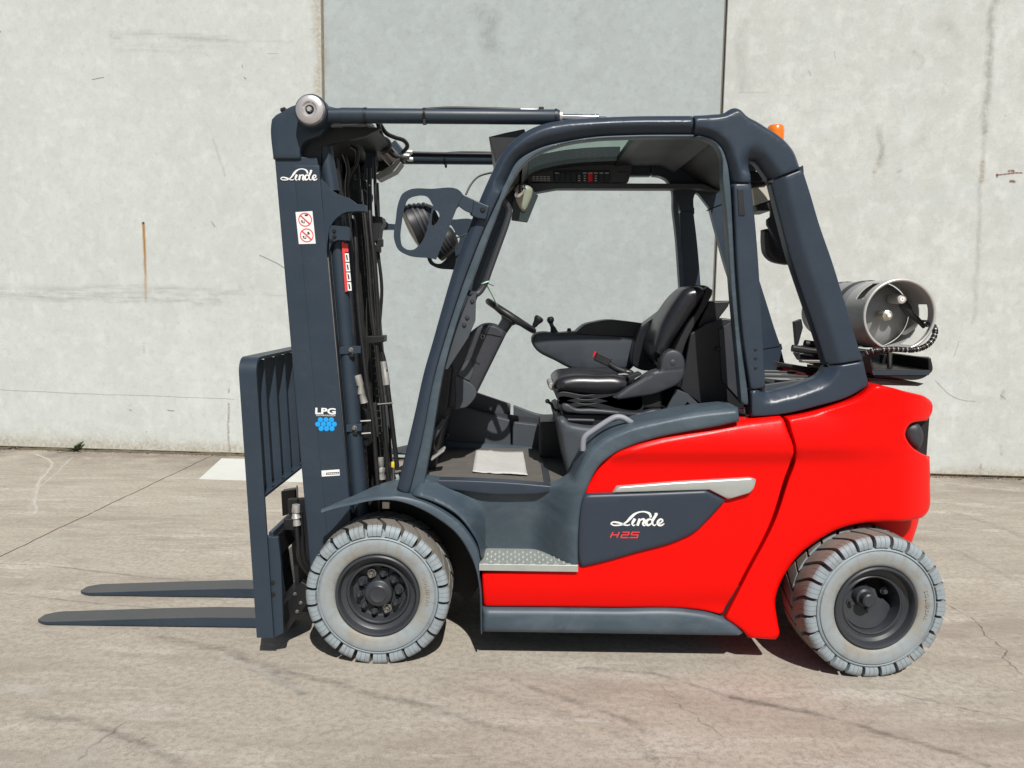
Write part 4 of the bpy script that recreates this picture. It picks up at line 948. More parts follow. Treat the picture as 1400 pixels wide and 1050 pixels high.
for y in (-.26, .26):
    box('carriage_plate', (leaner(.125, (uz+lz)/2), y, (uz+lz)/2+.03), (.09, .03, uz-lz+.22), 'black_steel', truck, bev=.004, rot=Matrix.Rotation(R(-4), 3, 'Y'))
# valve and hoses at the carriage
box('valve_block', P(398, 715, -.44), (.05, .05, .05), 'black_steel', truck, bev=.004)
tube('hose_fitting', [P(405, 690, -.46), P(404.5, 700, -.46), P(404, 701, -.46), P(405, 708, -.46), P(405, 709, -.46), P(406, 718, -.46)], [.016, .018, .013, .020, .014, .017], 'zinc', truck, 10, False)
hose([(405, 716, -.46), (407, 740, -.46), (410, 765, -.46), (420, 782, -.44), (432, 796, -.40)], .011); hose([(411, 700, -.40), (413, 735, -.40), (416, 762, -.40), (428, 784, -.38)], .010)
tube('grease_pipe', [P(406, 664, -.3), P(407, 680, -.3)], .004, 'bare_steel', truck, 6, False)
plate('height_stop', [(384, 672, 1), (404, 669, 1), (404, 700, 1), (386, 706, 1)], .08, .13, 'black_steel', truck, bev=.003)
plate('side_shift_frame', [(386, 830, 1), (400, 812, 1), (412, 795, 1), (420, 800, 1), (420, 826, 1), (404, 848, 1), (390, 866, 1)], -.44, -.40, 'black_steel', truck, bev=.004)
for x, y in ((403, 812), (411, 824), (406, 836)): bolt(x, y, -.44, 2.0, .008, 'bare_steel', truck)
def fork(y0):
    """tapered blade, rounded in plan at the tip, with a shank rising behind the backrest"""
    yr = -.27; w0 = .122; xt = P(43, 846, yr).x; xh = P(376, 842, yr).x; slope = (P(348, 850, yr).z-P(60, 846.5, yr).z)/(P(348, 850, yr).x-P(60, 846.5, yr).x)
    bm = bmesh.new(); rows = []
    for d in (0, .004, .012, .025, .042, .065, .10, .20, .35, .55, .80, xh-xt):
        x = xt+d; zb = .004+max(0, slope)*d; th = .011+.034*min(1, d/.75)
        ins = .034*(1-min(1, d/.065))**1.6 + (.004 if d == 0 else 0)
        rows.append([bm.verts.new(p) for p in ((x, y0+ins, zb), (x, y0+ins, zb+th), (x, y0+w0-ins, zb+th), (x, y0+w0-ins, zb))])
    for a, b in zip(rows, rows[1:]):
        for i in range(4): j = (i+1) % 4; bm.faces.new((a[i], a[j], b[j], b[i])).material_index = 1 if i == 1 else 0
    bm.faces.new(rows[0])
    # heel and shank
    x0 = xt+(xh-xt); z0 = rows[-1][0].co.z; th = .045; L = []
    for k in range(6):
        a = math.pi/2*k/5; c = (x0, z0+.07); L.append((c[0]+.062*math.sin(a), c[1]-.07*math.cos(a), c[0]+.017*math.sin(a), c[1]-.025*math.cos(a)))
    top = P(378, 735, yr); L.append((top.x+.004, top.z, top.x-.034, top.z))
    prev = rows[-1]
    for xo, zo, xi, zi in L[1:]:
        cur = [bm.verts.new(p) for p in ((xo, y0, zo), (xi, y0, zi), (xi, y0+w0, zi), (xo, y0+w0, zo))]
        for i in range(4): j = (i+1) % 4; bm.faces.new((prev[i], prev[j], cur[j], cur[i]))
        prev = cur
    bm.faces.new(prev[::-1])
    return link('fork', bm, ['steel_charcoal', 'fork_steel'], truck, bev=.002)
fork(-.262); fork(.085)

# ------------------------------------------------------------------ cab floor, foot well, steering
FZ = P(700, 612, .418).z
x0, x1 = P(572, 640, -.3).x, P(812, 640, -.3).x
box('floor_plate', ((x0+x1)/2, .005, FZ-.012), (x1-x0, .85, .024), 'floor_mat', truck, bev=.003)
box('floor_seam', (P(744, 630, 0).x, -.02, FZ+.002), (.03, .80, .005), 'interior_dark', truck, bev=.001)
plate('foot_well_side', [(596, 556, 1), (634, 558, 1), (697.5, 575, 1), (698.5, 618, 1), (596, 616, 1)], .42, .50, 'interior_grey', truck, bev=.006)
plate('foot_well_side', [(701, 577, 1), (738, 581.5, 1), (770, 584, 1), (800, 586, 1), (800, 620, 1), (700.5, 618, 1)], .42, .50, 'interior_grey', truck, bev=.006)
plate('side_rail', [(600, 520, 1), (651, 537, 1), (698, 553, 1), (697.5, 582, 1), (600, 565, 1)], .50, .54, 'interior_grey', truck, bev=.005)
plate('side_rail', [(702, 554.5, 1), (738, 567), (768, 569.5), (850, 570, 1), (850, 592, 1), (702, 583, 1)], .50, .54, 'interior_grey', truck, bev=.005)
plate('side_rail_back', [(640, 560, 1), (760, 575, 1), (760, 612, 1), (640, 612, 1)], .475, .49, 'interior_dark', truck, bev=0)
for x, y in ((655, 566), (672, 570)):
    c_ = P(x, y, .46); lathe('cup_well', [(.028, .006), (.028, .002), (.025, .002), (.024, .0045), (0, .0045)], (c_.x, .46, P(x, y+1, .42).z), (0, 0, 1), 'underbody', truck, 20)
plate('black_shade_box', [(739, 577, 1), (767, 576, 1), (769, 628, 1), (738, 625, 1)], .16, .415, 'black_plastic', truck, bev=.008)  # black box also carries the seat's shadow on the far wall
plate('front_cowl', [(566, 668, 1), (580, 600, 1), (600, 520, 1), (611, 490, 1), (621, 500, 1), (616, 545, 1), (603, 600, 1), (594, 655, 1)], -.14, .44, 'black_plastic', truck, bev=.01, Yp=-.05)
colm = panel('steering_column', [(611, 488, 1), (628, 468), (644, 453), (657, 444.5), (671, 443.5), (688, 451.5), (692.5, 456, 1), (652, 538, 1), (640, 556, 1), (622, 561, 1), (608, 556, 1)], -.12, .12, 'interior_dark', truck, r=5, grid=9, rdepth=.02)
plate('column_trim', [(624, 514), (636, 520), (649, 530), (651.5, 536), (645, 550), (637, 557, 1), (622, 560, 1), (623, 535)], -.128, -.10, 'interior_grey', colm, bev=.004)
plate('column_trim', [(628.5, 503), (636, 495), (644, 489, 1), (647, 508), (642, 521, 1), (633, 517), (626, 512)], -.126, -.10, 'interior_grey', colm, bev=.004)
plate('column_trim', [(659, 452), (668, 446), (684, 452), (686, 461, 1), (672, 458), (660, 455)], -.125, -.10, 'seat_plastic', colm, bev=.004)
plate('column_trim', [(640, 465, 1), (652, 449, 1), (648, 462, 1), (644, 473, 1), (639, 476, 1)], -.124, -.10, 'seat_plastic', colm, bev=.003)
lathe('key_switch', [(.008, -.006), (.0095, -.006), (.0095, .002), (.008, .002)], P(660, 460, -.121), (0, 1, 0), 'zinc', colm, 20, closed=True)
wn = Vector((.53, 0, .848)).normalized(); wc = P(698.5, 432, 0)
wheel = empty('steering_wheel', (0, 0, 0), truck)
lathe('wheel_rim', [(.126+.0145*math.cos(a), .0145*math.sin(a)) for a in [2*math.pi*k/16 for k in range(16)]], wc, wn, 'black_plastic', wheel, 56, closed=True, ang=60)
for a in (R(40), R(140), R(270)):
    n = wn.orthogonal().normalized(); b_ = wn.cross(n); d_ = n*math.cos(a)+b_*math.sin(a)
    tube('wheel_spoke', [wc-wn*.012, wc-wn*.008+d_*.06, wc+d_*.124], [.016, .012, .010], 'black_plastic', wheel, 10)
lathe('wheel_hub', [(0, .004), (.03, .003), (.042, -.006), (.042, -.02), (.030, -.035), (.026, -.10), (0, -.10)], wc, wn, 'seat_plastic', wheel, 28)
kb = wc+Vector((.848, 0, -.53))*.118+wn*.012
lathe('spinner_knob', [(.008, -.012), (.009, .006), (.012, .012), (.015, .028), (.021, .040), (.023, .048), (.021, .056), (.014, .060), (0, .061)], kb, wn, 'black_plastic', wheel, 24)
# pedals
bm = bmesh.new(); add_box(bm, P(599, 620, -.20), (.075, .085, .012), Matrix.Rotation(R(-38), 3, 'Y')); link('pedal', bm, 'deck_grey', truck, bev=.004)
tube('pedal_arm', [P(598, 622, -.2), P(592, 605, -.2), P(598, 580, -.15)], .008, 'black_steel', truck, 8)
bm = bmesh.new(); add_box(bm, P(608, 600, .22), (.06, .06, .012), Matrix.Rotation(R(-50), 3, 'Y')); link('pedal', bm, 'black_plastic', truck, bev=.004)
plate('heel_rest', [(583, 604, 1), (605, 572, 1), (610, 574, 1), (592, 606, 1)], -.2, -.05, 'interior_grey', truck, bev=.004)

# ------------------------------------------------------------------ seat
seat = empty('seat', (0, 0, 0), truck)
panel('pedestal', [(765, 573), (770, 571), (778, 579), (790, 582), (880, 580, 1), (880, 640, 1), (777, 658, 1), (771, 625), (767, 600)], -.30, .34, 'interior_grey', seat, r=6, grid=14, rdepth=.025)
plate('seat_frame', [(768, 566, 1), (890, 568, 1), (890, 583, 1), (776, 582, 1)], -.235, .235, 'black_steel', seat, bev=.006)
tube('slide_rail', [P(776, 574, -.25), P(812, 575, -.25)], .008, 'seat_plastic', seat, 8, False)
panel('seat_rail', [(767, 556), (769, 552.5), (777, 552.5), (784.6, 557.5), (808, 559), (837, 561.5), (854, 563.5), (877, 564.5), (890, 560.6), (905, 560, 1), (905, 572, 1), (883, 571), (831, 567), (786, 565), (772, 562.5)], -.265, .24, 'seat_plastic', seat, r=3, grid=12)
plate('bellows', [(765, 537, 1), (860, 541, 1), (905, 535, 1), (905, 560, 1), (770, 556, 1), (762, 550, 1)], -.235, .235, 'underbody', seat, bev=.015, seg=3)
for k in range(3): plate('bellows_fold', [(762, 541+k*5), (800, 540+k*6), (880, 542+k*6), (880, 545+k*6), (800, 543.5+k*6), (762, 544+k*5)], -.243, -.22, 'black_plastic', seat, bev=.003)
panel('cushion', [(757, 531), (759, 523), (766, 516.5), (776, 514), (816, 513), (850, 515), (862, 521), (860, 530), (847, 539), (826, 542), (800, 540.5), (772, 537), (761, 535)], -.26, -.14, 'vinyl', seat, r=11, grid=6, rdepth=.050)
plate('cushion_centre', [(758, 528), (757, 521), (764, 514), (780, 511), (830, 511), (866, 514), (870, 532, 1), (765, 536, 1)], -.15, .15, 'vinyl', seat, bev=.02, seg=4, Yp=-.15)
plate('cushion_bolster', [(755, 521), (756, 514), (763, 509), (778, 507), (830, 506.5), (868, 510), (868, 528, 1), (760, 528, 1)], .14, .25, 'vinyl', seat, bev=.025, seg=4, Yp=.14)
plate('cushion_trim', [(750, 530), (752, 523), (757, 524), (759, 534), (753, 533)], -.16, .05, 'deck_grey', seat, bev=.006)
bk = panel('backrest', [(929, 404), (936, 395.5), (947, 391.5), (958, 391), (966, 394.5), (966, 402), (960, 412), (948, 429), (935, 448), (921, 468), (911, 483), (903, 491), (897, 488), (895.5, 476), (899, 461), (906, 441), (917, 421)], -.25, -.12, 'vinyl', seat, r=10, grid=5, rdepth=.050)
plate('backrest_centre', [(905, 503), (896, 492), (892, 474), (899, 452), (915, 424), (932, 402), (945, 392), (958, 389.5), (970, 392), (975, 398), (968, 415), (949, 446), (933, 480), (926, 503)], -.13, .14, 'vinyl', seat, bev=.02, seg=4, Yp=-.13)
plate('backrest_bolster', [(874, 505), (866, 500), (865, 486), (869, 466), (878, 447), (893, 435), (912, 420), (927, 403), (936, 397), (940, 405), (925, 440), (908, 470), (898, 505)], .12, .25, 'vinyl', seat, bev=.025, seg=4, Yp=.12)
plate('backrest_shell', [(966, 392, 1), (975.5, 396.5, 1), (968, 415), (950, 445), (938, 470), (932, 490, 1), (918, 486, 1), (936, 450), (955, 420)], -.22, .22, 'black_plastic', seat, bev=.008, Yp=-.22)
panel('hinge_cover', [(839, 544, 1), (856, 531.5), (873, 521), (893, 508.5), (903, 505.5, 1), (904, 494), (909, 483), (920, 478), (931, 482), (936.5, 492), (937, 502), (936, 514), (928, 525), (912, 533), (895, 539.5), (870, 543.5), (846, 547, 1)], -.285, -.20, 'seat_plastic', seat, r=3.5, grid=9, rdepth=.012,
      chamfer=[([(846, 540), (873, 524), (900, 509), (937, 504)], 2.2, .003)])
disc('hinge_cap', 920, 496, -.287, 4.2, .006, 'seat_plastic', seat)
plate('seat_slot', [(858, 515, 1), (876, 509, 1), (878, 512, 1), (862, 521, 1)], -.268, -.2, 'black_plastic', seat, bev=.002)
plate('seat_foot', [(908, 566, 1), (925, 532, 1), (945, 540, 1), (972, 560, 1), (955, 565, 1), (940, 550, 1), (925, 566, 1)], -.22, -.20, 'interior_grey', seat, bev=.003)
tube('adjust_lever', [P(749, 549, -.1), P(754, 553, -.1), (P(758, 560, -.1)), P(768, 562, -.1)], .0065, 'black_plastic', seat, 8); lathe('lever_knob', [(0, -.01), (.008, -.008), (.011, 0), (.008, .008), (0, .01)], P(748.5, 548.5, -.1), (0, 1, 0), 'black_plastic', seat, 14)
bm = bmesh.new(); add_box(bm, P(824, 491, -.12), (.075, .03, .042), Matrix.Rotation(R(24), 3, 'Y')); bkl = link('belt_buckle', bm, 'black_plastic', seat, bev=.006)
bm = bmesh.new(); add_box(bm, P(812.5, 484.3, -.121), (.008, .022, .026), Matrix.Rotation(R(24), 3, 'Y')); link('buckle_button', bm, 'switch_red', seat, bev=.004)
tube('buckle_stalk', [P(830, 495, -.12), P(841, 503, -.12), P(853, 508, -.12)], .014, 'black_plastic', seat, 10)
# armrest console with joystick on the far side of the seat
arm = panel('armrest', [(727, 463), (732, 456.5), (742, 454.5), (765, 457), (800, 455), (882, 458, 1), (868, 500), (863, 505, 1), (812, 506.5, 1), (786, 506), (760, 494), (731, 476), (727, 469)], .22, .38, 'interior_grey', truck, r=5, grid=10, rdepth=.02,
      f=lambda x, y: .012*sstep(y, 474, 500)*(x < 800)+.002*(np.abs(x-(803+(y-458)*.25)) < 1.2))
plate('armrest_pad', [(786, 456, 1), (792, 450), (799, 444.5), (815, 440), (830, 437.5), (860, 439.5), (886, 443, 1), (886, 463, 1), (800, 458, 1)], .215, .37, 'black_plastic', arm, bev=.012, seg=3)
plate('control_pad', [(740, 457, 1), (760, 455.5, 1), (792, 453, 1), (792, 459, 1), (745, 459, 1)], .225, .36, 'black_plastic', arm, bev=.004)
tube('joystick', [P(758, 458, .30), P(756.5, 450, .30), P(754, 444, .30), P(753, 440, .30), P(752.5, 436, .30), P(752, 433, .30)], [.030, .017, .010, .011, .019, .018, .010], 'black_plastic', truck, 14)
lathe('mini_lever', [(.012, 0), (.010, .012), (.007, .016), (0, .017)], P(778, 453, .30), (0, 0, 1), 'black_plastic', truck, 12)
# rear bulkhead and engine hood
plate('engine_hood', [(777, 655, 1), (802, 624, 1), (862, 588, 1), (1004, 563, 1), (1060, 575, 1), (1060, 640, 1), (790, 665, 1)], -.44, .44, 'black_plastic', truck, bev=.01)
bh = plate('bulkhead', [(944, 456, 1), (966, 442, 1), (990, 435, 1), (1008, 437, 1), (1018, 560, 1), (960, 560, 1), (930, 532, 1), (936, 500, 1)], -.22, .30, 'black_plastic', truck, bev=.008)
plate('bulkhead_cover', [(983, 451, 1), (999, 440, 1), (1012, 548, 1), (987, 521, 1)], -.228, -.20, 'interior_dark', bh, bev=.004); disc('cover_knob', 982, 477, -.235, 3.2, .012, 'black_steel', bh)
plate('head_cushion', [(969, 412, 1), (999, 411, 1), (996, 419, 1), (979, 441, 1), (956, 463, 1), (949, 456, 1)], -.18, .18, 'black_plastic', truck, bev=.008)
gh = tube('grab_handle', [P(797, 616, -.47), P(797.5, 604, -.47), P(801, 596, -.47), P(812, 588, -.47), P(832, 575, -.47), P(842, 570.5, -.47), P(851, 571, -.47), P(860, 576, -.47), P(870, 584, -.46)], .0125, 'grip_grey', truck, 14)
# rear deck under the tank
dz = P(1088, 517, 0).z
box('rear_deck', (P(1092, 517, 0).x, 0, dz-.02), (.40, .84, .04), 'deck_grey', truck, bev=.006)
for y in (-.22, .02, .24): box('deck_rib', (P(1092, 517, 0).x, y, dz+.006), (.38, .016, .012), 'interior_dark', truck, bev=.003)
plate('deck_side', [(1030, 528, 1), (1090, 520, 1), (1130, 512, 1), (1140, 545, 1), (1030, 560, 1)], -.40, -.38, 'interior_grey', truck, bev=.003)
plate('cradle_bar', [(1060, 494, 1), (1075, 497, 1), (1136, 507, 1), (1136, 519, 1), (1100, 510, 1), (1066, 502, 1)], .05, .12, 'black_steel', truck, bev=.003)
box('hood_inner', (P(1130, 548, 0).x, 0, P(1130, 560, 0).z-.05), (.5, .9, .22), 'underbody', truck, bev=.01)

# ------------------------------------------------------------------ cab ceiling fittings
con = plate('overhead_console', [(719, 240, 1), (731, 235), (766, 225), (823, 218), (855, 215), (863, 219), (864, 228), (859, 249, 1), (723, 249, 1)], .37, .44, 'interior_grey', truck, bev=.004, step=6)
plate('console_underside', [(724, 250, 1), (962, 251, 1), (985, 262, 1), (975, 262, 1), (955, 258, 1), (762, 257.5, 1), (731, 263, 1)], .365, .45, 'interior_grey', truck, bev=.003)
plate('switch_bay', [(757, 233, 1), (834, 233, 1), (834, 249.5, 1), (757, 249.5, 1)], .365, .38, 'switch_black', con, bev=.002)
for k in range(10):
    xx = 758.4+k*7.55; plate('switch', [(xx, 235.5, 1), (xx+6.6, 235.5, 1), (xx+6.6, 248.5, 1), (xx, 248.5, 1)], .358, .37, 'switch_red' if k == 6 else 'switch_black', con, bev=.0015)
    if k in (0, 5, 7, 8, 9, 6): plate('switch_mark', [(xx+.6, 236, 1), (xx+6, 236, 1), (xx+6, 237.2, 1), (xx+.6, 237.2, 1)], .3565, .359, 'switch_mark', con, bev=0)
    if k in (4, 5, 7):
        for yy in (240, 243.2, 246.4): plate('switch_mark', [(xx+2, yy, 1), (xx+4.6, yy, 1), (xx+4.6, yy+1.2, 1), (xx+2, yy+1.2, 1)], .3566, .359, 'switch_mark', con, bev=0)
for k in range(3):
    for j in range(5): plate('notice_line', [(728+j*5, 241+k*2.4, 1), (731.8+j*5, 241+k*2.4, 1), (731.8+j*5, 242+k*2.4, 1), (728+j*5, 242+k*2.4, 1)], .3685, .3705, 'switch_mark', con, bev=0)
plate('console_slot', [(844, 234.5, 1), (862, 234.5, 1), (861.5, 236, 1), (844, 236, 1)], .3685, .372, 'black_print', con, bev=0)
mir = plate('mirror_back', [(728, 261, 1), (736, 267, 1), (721, 304, 1), (699, 301, 1), (703, 270, 1)], .31, .33, 'interior_grey', truck, bev=.003)
panel('mirror_glass', [(705, 250), (712, 249.5), (721, 252), (728, 257), (728, 265), (724, 277), (716, 289.5), (710, 283), (705, 270)], .29, .31, 'beige_lens', mir, r=6, grid=4, rdepth=.02)
panel('mirror_face', [(705.5, 252), (713, 251), (719, 256), (713, 268), (707, 272)], .286, .30, 'mirror', mir, r=2, grid=4)
# assist handle on the front pillar, bracket and bolts
tube('assist_handle', [P(680, 270, -.44), P(689, 275, -.43), P(696, 287, -.42), P(693, 304, -.42), (P(681, 338, -.42)), P(669, 371, -.42), P(662, 390, -.42), P(652, 402, -.43), P(640, 400, -.45)], .0125, 'seat_plastic', truck, 12)
plate('hood_back', [(888, 522, 1), (945, 518, 1), (950, 576, 1), (884, 576, 1)], .10, .20, 'black_plastic', truck, bev=.004)
gus = plate('pillar_gusset', [(640, 407, 1), (651, 400, 1), (650, 438, 1), (640, 462, 1), (612, 505, 1), (607, 505, 1), (622, 448, 1)], -.455, -.445, 'interior_grey', truck, bev=.002)
for x, y in ((646, 411.5), (639, 434), (635, 444)): bolt(x, y, -.455, 2.6, .008, 'interior_dark', gus)
# ------------------------------------------------------------------ work lamps on brackets at the front pillar
def lamp_set():
    out = []
    br = plate('lamp_bracket', [(539, 328), (541, 300), (546, 273), (550, 265), (558, 260), (589, 258), (630, 262), (633, 266, 1), (627, 278, 1), (596, 355, 1), (589, 353, 1), (556, 348.5), (545, 342)], -.565, -.558, 'steel_charcoal', truck, bev=.002,
               holes=[[(547.5, 327), (549, 305), (553, 284), (558, 272), (566, 268.5), (584, 269), (592, 281, 1), (571, 337), (566, 341), (556, 341), (549.5, 336)], [(595, 287), (598, 288.5), (600, 291), (595.5, 306), (592.5, 308.5), (590, 307), (590, 303)]])
    out.append(br)
    out.append(plate('lamp_arm', [(629, 264, 1), (637, 268), (648, 273, 1), (645, 292, 1), (634, 287), (626, 281, 1)], -.562, -.545, 'steel_charcoal', truck, bev=.003))
    cl = plate('pillar_clamp', [(645, 272, 1), (653, 275, 1), (669, 282, 1), (664, 300, 1), (652, 298, 1), (642, 293, 1)], -.545, -.50, 'guard_charcoal', truck, bev=.004); out.append(cl)
    bolt(660, 287, -.545, 3.0, .006, 'black_steel', cl)
    ax = Vector((-.88, -.16, -.44)).normalized(); cc = P(563, 311, -.47)
    lp = lathe('work_lamp', [(.0, -.115), (.045, -.112), (.062, -.095), (.076, -.060), (.088, -.018), (.092, -.004), (.092, .006), (.085, .008)], cc, ax, 'black_plastic', truck, 36); out.append(lp)
    lathe('lamp_lens', [(.085, .006), (.070, .011), (.035, .015), (0, .016)], cc, ax, 'beige_lens', lp, 32)
    for k in range(4):
        bm = bmesh.new(); add_lathe(bm, [(.066+.006*k-.004, -.088+.018*k), (.070+.006*k, -.088+.018*k), (.072+.006*k, -.080+.018*k), (.066+.006*k, -.080+.018*k)], cc, ax, 32, closed=True); link('lamp_fin', bm, 'seat_plastic', lp)
    out.append(tube('lamp_cable', [P(590, 300, -.45), P(603, 298, -.47), P(622, 286, -.5), P(630, 275, -.5)], .004, 'hose', truck, 8))
    return out
for o in lamp_set(): mirror(o)
tube('lamp_cable', [P(637, 266, -.50), P(644, 252, -.48), P(655, 241, -.46), P(672, 236, -.44)], .004, 'hose', truck, 8)
# ------------------------------------------------------------------ rear roof: beacon, rear lamp, rear mirror
bc = P(1060, 190, -.10); bea = lathe('warning_beacon', [(.036, -.02), (.037, .030), (.035, .052), (.030, .058), (.012, .060), (0, .060)], bc, (0, 0, 1), 'orange_lens', truck, 32)
lathe('beacon_base', [(0, -.045), (.042, -.045), (.042, -.018), (.036, -.015), (0, -.015)], bc, (0, 0, 1), 'black_plastic', bea, 32)
rl = plate('rear_work_lamp', [(1029, 256, 1), (1055, 250, 1), (1059, 272, 1), (1032, 281, 1)], -.30, -.12, 'beige_lens', truck, bev=.006)
plate('lamp_cap', [(1027, 252, 1), (1038, 244), (1052, 240, 1), (1056, 251, 1), (1028, 257, 1)], -.305, -.11, 'black_plastic', rl, bev=.004); plate('lamp_base', [(1033, 281, 1), (1056, 273, 1), (1056, 288, 1), (1035, 288, 1)], -.29, -.13, 'black_plastic', rl, bev=.006)
plate('lamp_mount', [(1022, 232, 1), (1034, 234, 1), (1050, 240, 1), (1050, 248, 1), (1024, 250, 1)], -.32, -.10, 'black_plastic', rl, bev=.004)
plate('mirror_stay', [(1054, 275, 1), (1062, 281, 1), (1062, 304, 1), (1076, 344, 1), (1070, 344, 1), (1049, 307, 1), (1049, 300, 1), (1054, 296, 1)], -.34, -.32, 'seat_plastic', truck, bev=.002)
panel('rear_mirror', [(1046, 313, 1), (1052, 312), (1056, 320), (1067, 338, 1), (1086, 338, 1), (1092, 352, 1), (1088, 359.5), (1070, 360), (1056, 355), (1048, 345), (1046, 332)], -.30, -.24, 'black_plastic', truck, r=4, grid=6)
# ------------------------------------------------------------------ tank cradle
trk = plate('tank_bracket', [(1187, 487, 1), (1191, 486, 1), (1195, 505, 1), (1270, 506, 1), (1269, 490, 1), (1273, 489, 1), (1274.5, 508), (1269, 513), (1194, 512.5, 1)], -.40, .36, 'black_steel', truck, bev=.003)
plate('bracket_lip', [(1192, 507, 1), (1273, 507.5, 1), (1270, 513, 1), (1194, 513, 1)], -.405, -.40, 'steel_charcoal', trk, bev=.001)
plate('bracket_back', [(1205, 484, 1), (1271, 488, 1), (1272, 508, 1), (1205, 508, 1)], -.05, -.03, 'black_steel', trk, bev=.003)
tube('spindle', [P(1216, 479, -.3), P(1216.5, 506, -.3)], .011, 'bare_steel', trk, 12, False); lathe('washer', [(.02, 0), (.03, .0), (.03, .005), (.02, .005)], P(1217, 504, -.3), (0, 0, 1), 'bare_steel', trk, 24, closed=True)
plate('pivot_block', [(1194, 513, 1), (1230, 513, 1), (1231, 524, 1), (1194, 523, 1)], -.36, .30, 'black_steel', truck, bev=.004)
plate('swing_plate', [(1187, 516, 1), (1240, 520, 1), (1264, 524.5, 1), (1256, 528, 1), (1220, 527, 1), (1188, 526, 1)], -.38, .30, 'black_steel', truck, bev=.003)
for pts, r_ in (([(1083, 476, -.05), (1092, 477, -.05), (1112, 480, -.05), (1140, 482, -.05)], .017), ([(1092, 488, .0), (1120, 492, .0), (1150, 492, .0)], .016), ([(1100, 470, .1), (1130, 474, .1)], .02)):
    tube('cradle_arm', [P(*p) for p in pts], r_, 'black_steel', truck, 12)
plate('cradle_side', [(1091, 483, 1), (1130, 478, 1), (1190, 480, 1), (1190, 500, 1), (1110, 498, 1), (1097, 493, 1)], .02, .10, 'black_plastic', truck, bev=.006)
box('cradle_pad', P(1118, 494, -.12), (.16, .04, .012), 'bare_steel', truck, bev=.002)
plate('latch', [(1086, 440, 1), (1096, 436, 1), (1098, 448, 1), (1092, 470, 1), (1089, 474, 1)], .12, .15, 'black_plastic', truck, bev=.002)

# ------------------------------------------------------------------ lettering and stickers
def A_(x, y): return (780+x/5, 540+y/5)
SCRIPT = [([(549, 838), (543, 815), (515, 800), (478, 799), (442, 812), (412, 838), (385, 866), (352, 886), (318, 891), (288, 888), (277, 879), (289, 870), (318, 871), (350, 880), (380, 890), (396, 890), (408, 884)], [11, 13, 8, 7, 9, 14, 15, 11, 8, 7, 7, 7, 8, 10, 10, 7, 5]),
          ([(440, 846), (424, 886), (431, 893), (443, 886)], [15, 15, 8, 4]), ([(428, 850), (442, 846)], [6, 6]),
          ([(474, 847), (457, 893)], [14, 14]), ([(468, 864), (488, 850), (504, 851), (504, 863), (496, 885), (503, 893), (516, 886)], [4, 8, 11, 14, 14, 8, 4]), ([(462, 851), (475, 847)], [6, 6]),
          ([(560, 858), (544, 849), (524, 858), (518, 876), (528, 890), (548, 882), (562, 866)], [8, 9, 13, 15, 11, 8, 6]), ([(590, 808), (562, 882), (570, 892), (586, 884)], [14, 15, 9, 5]), ([(574, 812), (592, 808)], [6, 6]),
          ([(600, 878), (622, 870), (630, 858), (620, 849), (604, 856), (596, 874), (606, 890), (624, 890), (641, 878)], [7, 8, 9, 9, 12, 15, 11, 8, 5])]
bm = bmesh.new(); ribbons(bm, [([A_(*p) for p in pts], [w_/5*1.28 for w_ in wd]) for pts, wd in SCRIPT], YB-.0105); thick(bm); link('brand_script', bm, 'white_print', inset, smooth=False)
def Bm(x, y):
    X, Y = A_(x, y); u = (X-835)/73; v = (Y-699)/21
    return (382.5+u*50+v*1.5, 230.5+v*17.0)
bm = bmesh.new(); ribbons(bm, [([Bm(*p) for p in pts], [w_/5*.95 for w_ in wd]) for pts, wd in SCRIPT], YM-.0026); thick(bm); link('brand_script', bm, 'white_print', truck, smooth=False)
HM = [([(290, 936), (272, 976)], 8), ([(334, 936), (316, 976)], 8), ([(284, 956), (326, 956)], 7), ([(356, 938), (404, 938)], 7.5), ([(402, 936), (394, 958)], 8), ([(396, 956), (352, 956)], 7), ([(352, 955), (344, 977)], 8), ([(346, 975), (396, 975)], 7.5),
      ([(472, 938), (420, 938)], 7.5), ([(422, 937), (414, 958)], 8), ([(416, 956), (464, 956)], 7), ([(462, 955), (454, 977)], 8), ([(456, 975), (404, 975)], 7.5)]
bm = bmesh.new(); ribbons(bm, [([A_(*p) for p in pts], [w_/5, w_/5]) for pts, w_ in HM], YB-.0105); thick(bm); link('model_lettering', bm, 'red_print', inset, smooth=False)
YD = YM-.0024
bm = bmesh.new(); text_mesh(bm, 'LPG', 431, 565.5, 8.2, YD, R(1.5), bold=.035, width=28); thick(bm); link('fuel_lettering', bm, 'white_print', truck, smooth=False)
bm = bmesh.new(); text_mesh(bm, 'TECHNOLOGY', 431.5, 568.6, 2.0, YD, R(1), bold=.01, width=27.5); thick(bm, .0004); link('fuel_lettering', bm, 'white_print', truck, smooth=False)
for y, xs in ((574, (438, 445.6, 453)), (580, (434.4, 442, 449.6, 457)), (586, (439, 446.4, 453.8))):
    for x in xs: disc('blue_dot', x, y, YD-.0004, 3.55, .0012, 'blue_print', truck, 20)
SK = YM-.0036
sk = plate('caution_sticker', [(404, 290, 1), (427, 288.6, 1), (431.6, 333, 1), (408.6, 333.7, 1)], SK, YM+.001, 'white_print', truck, bev=0)
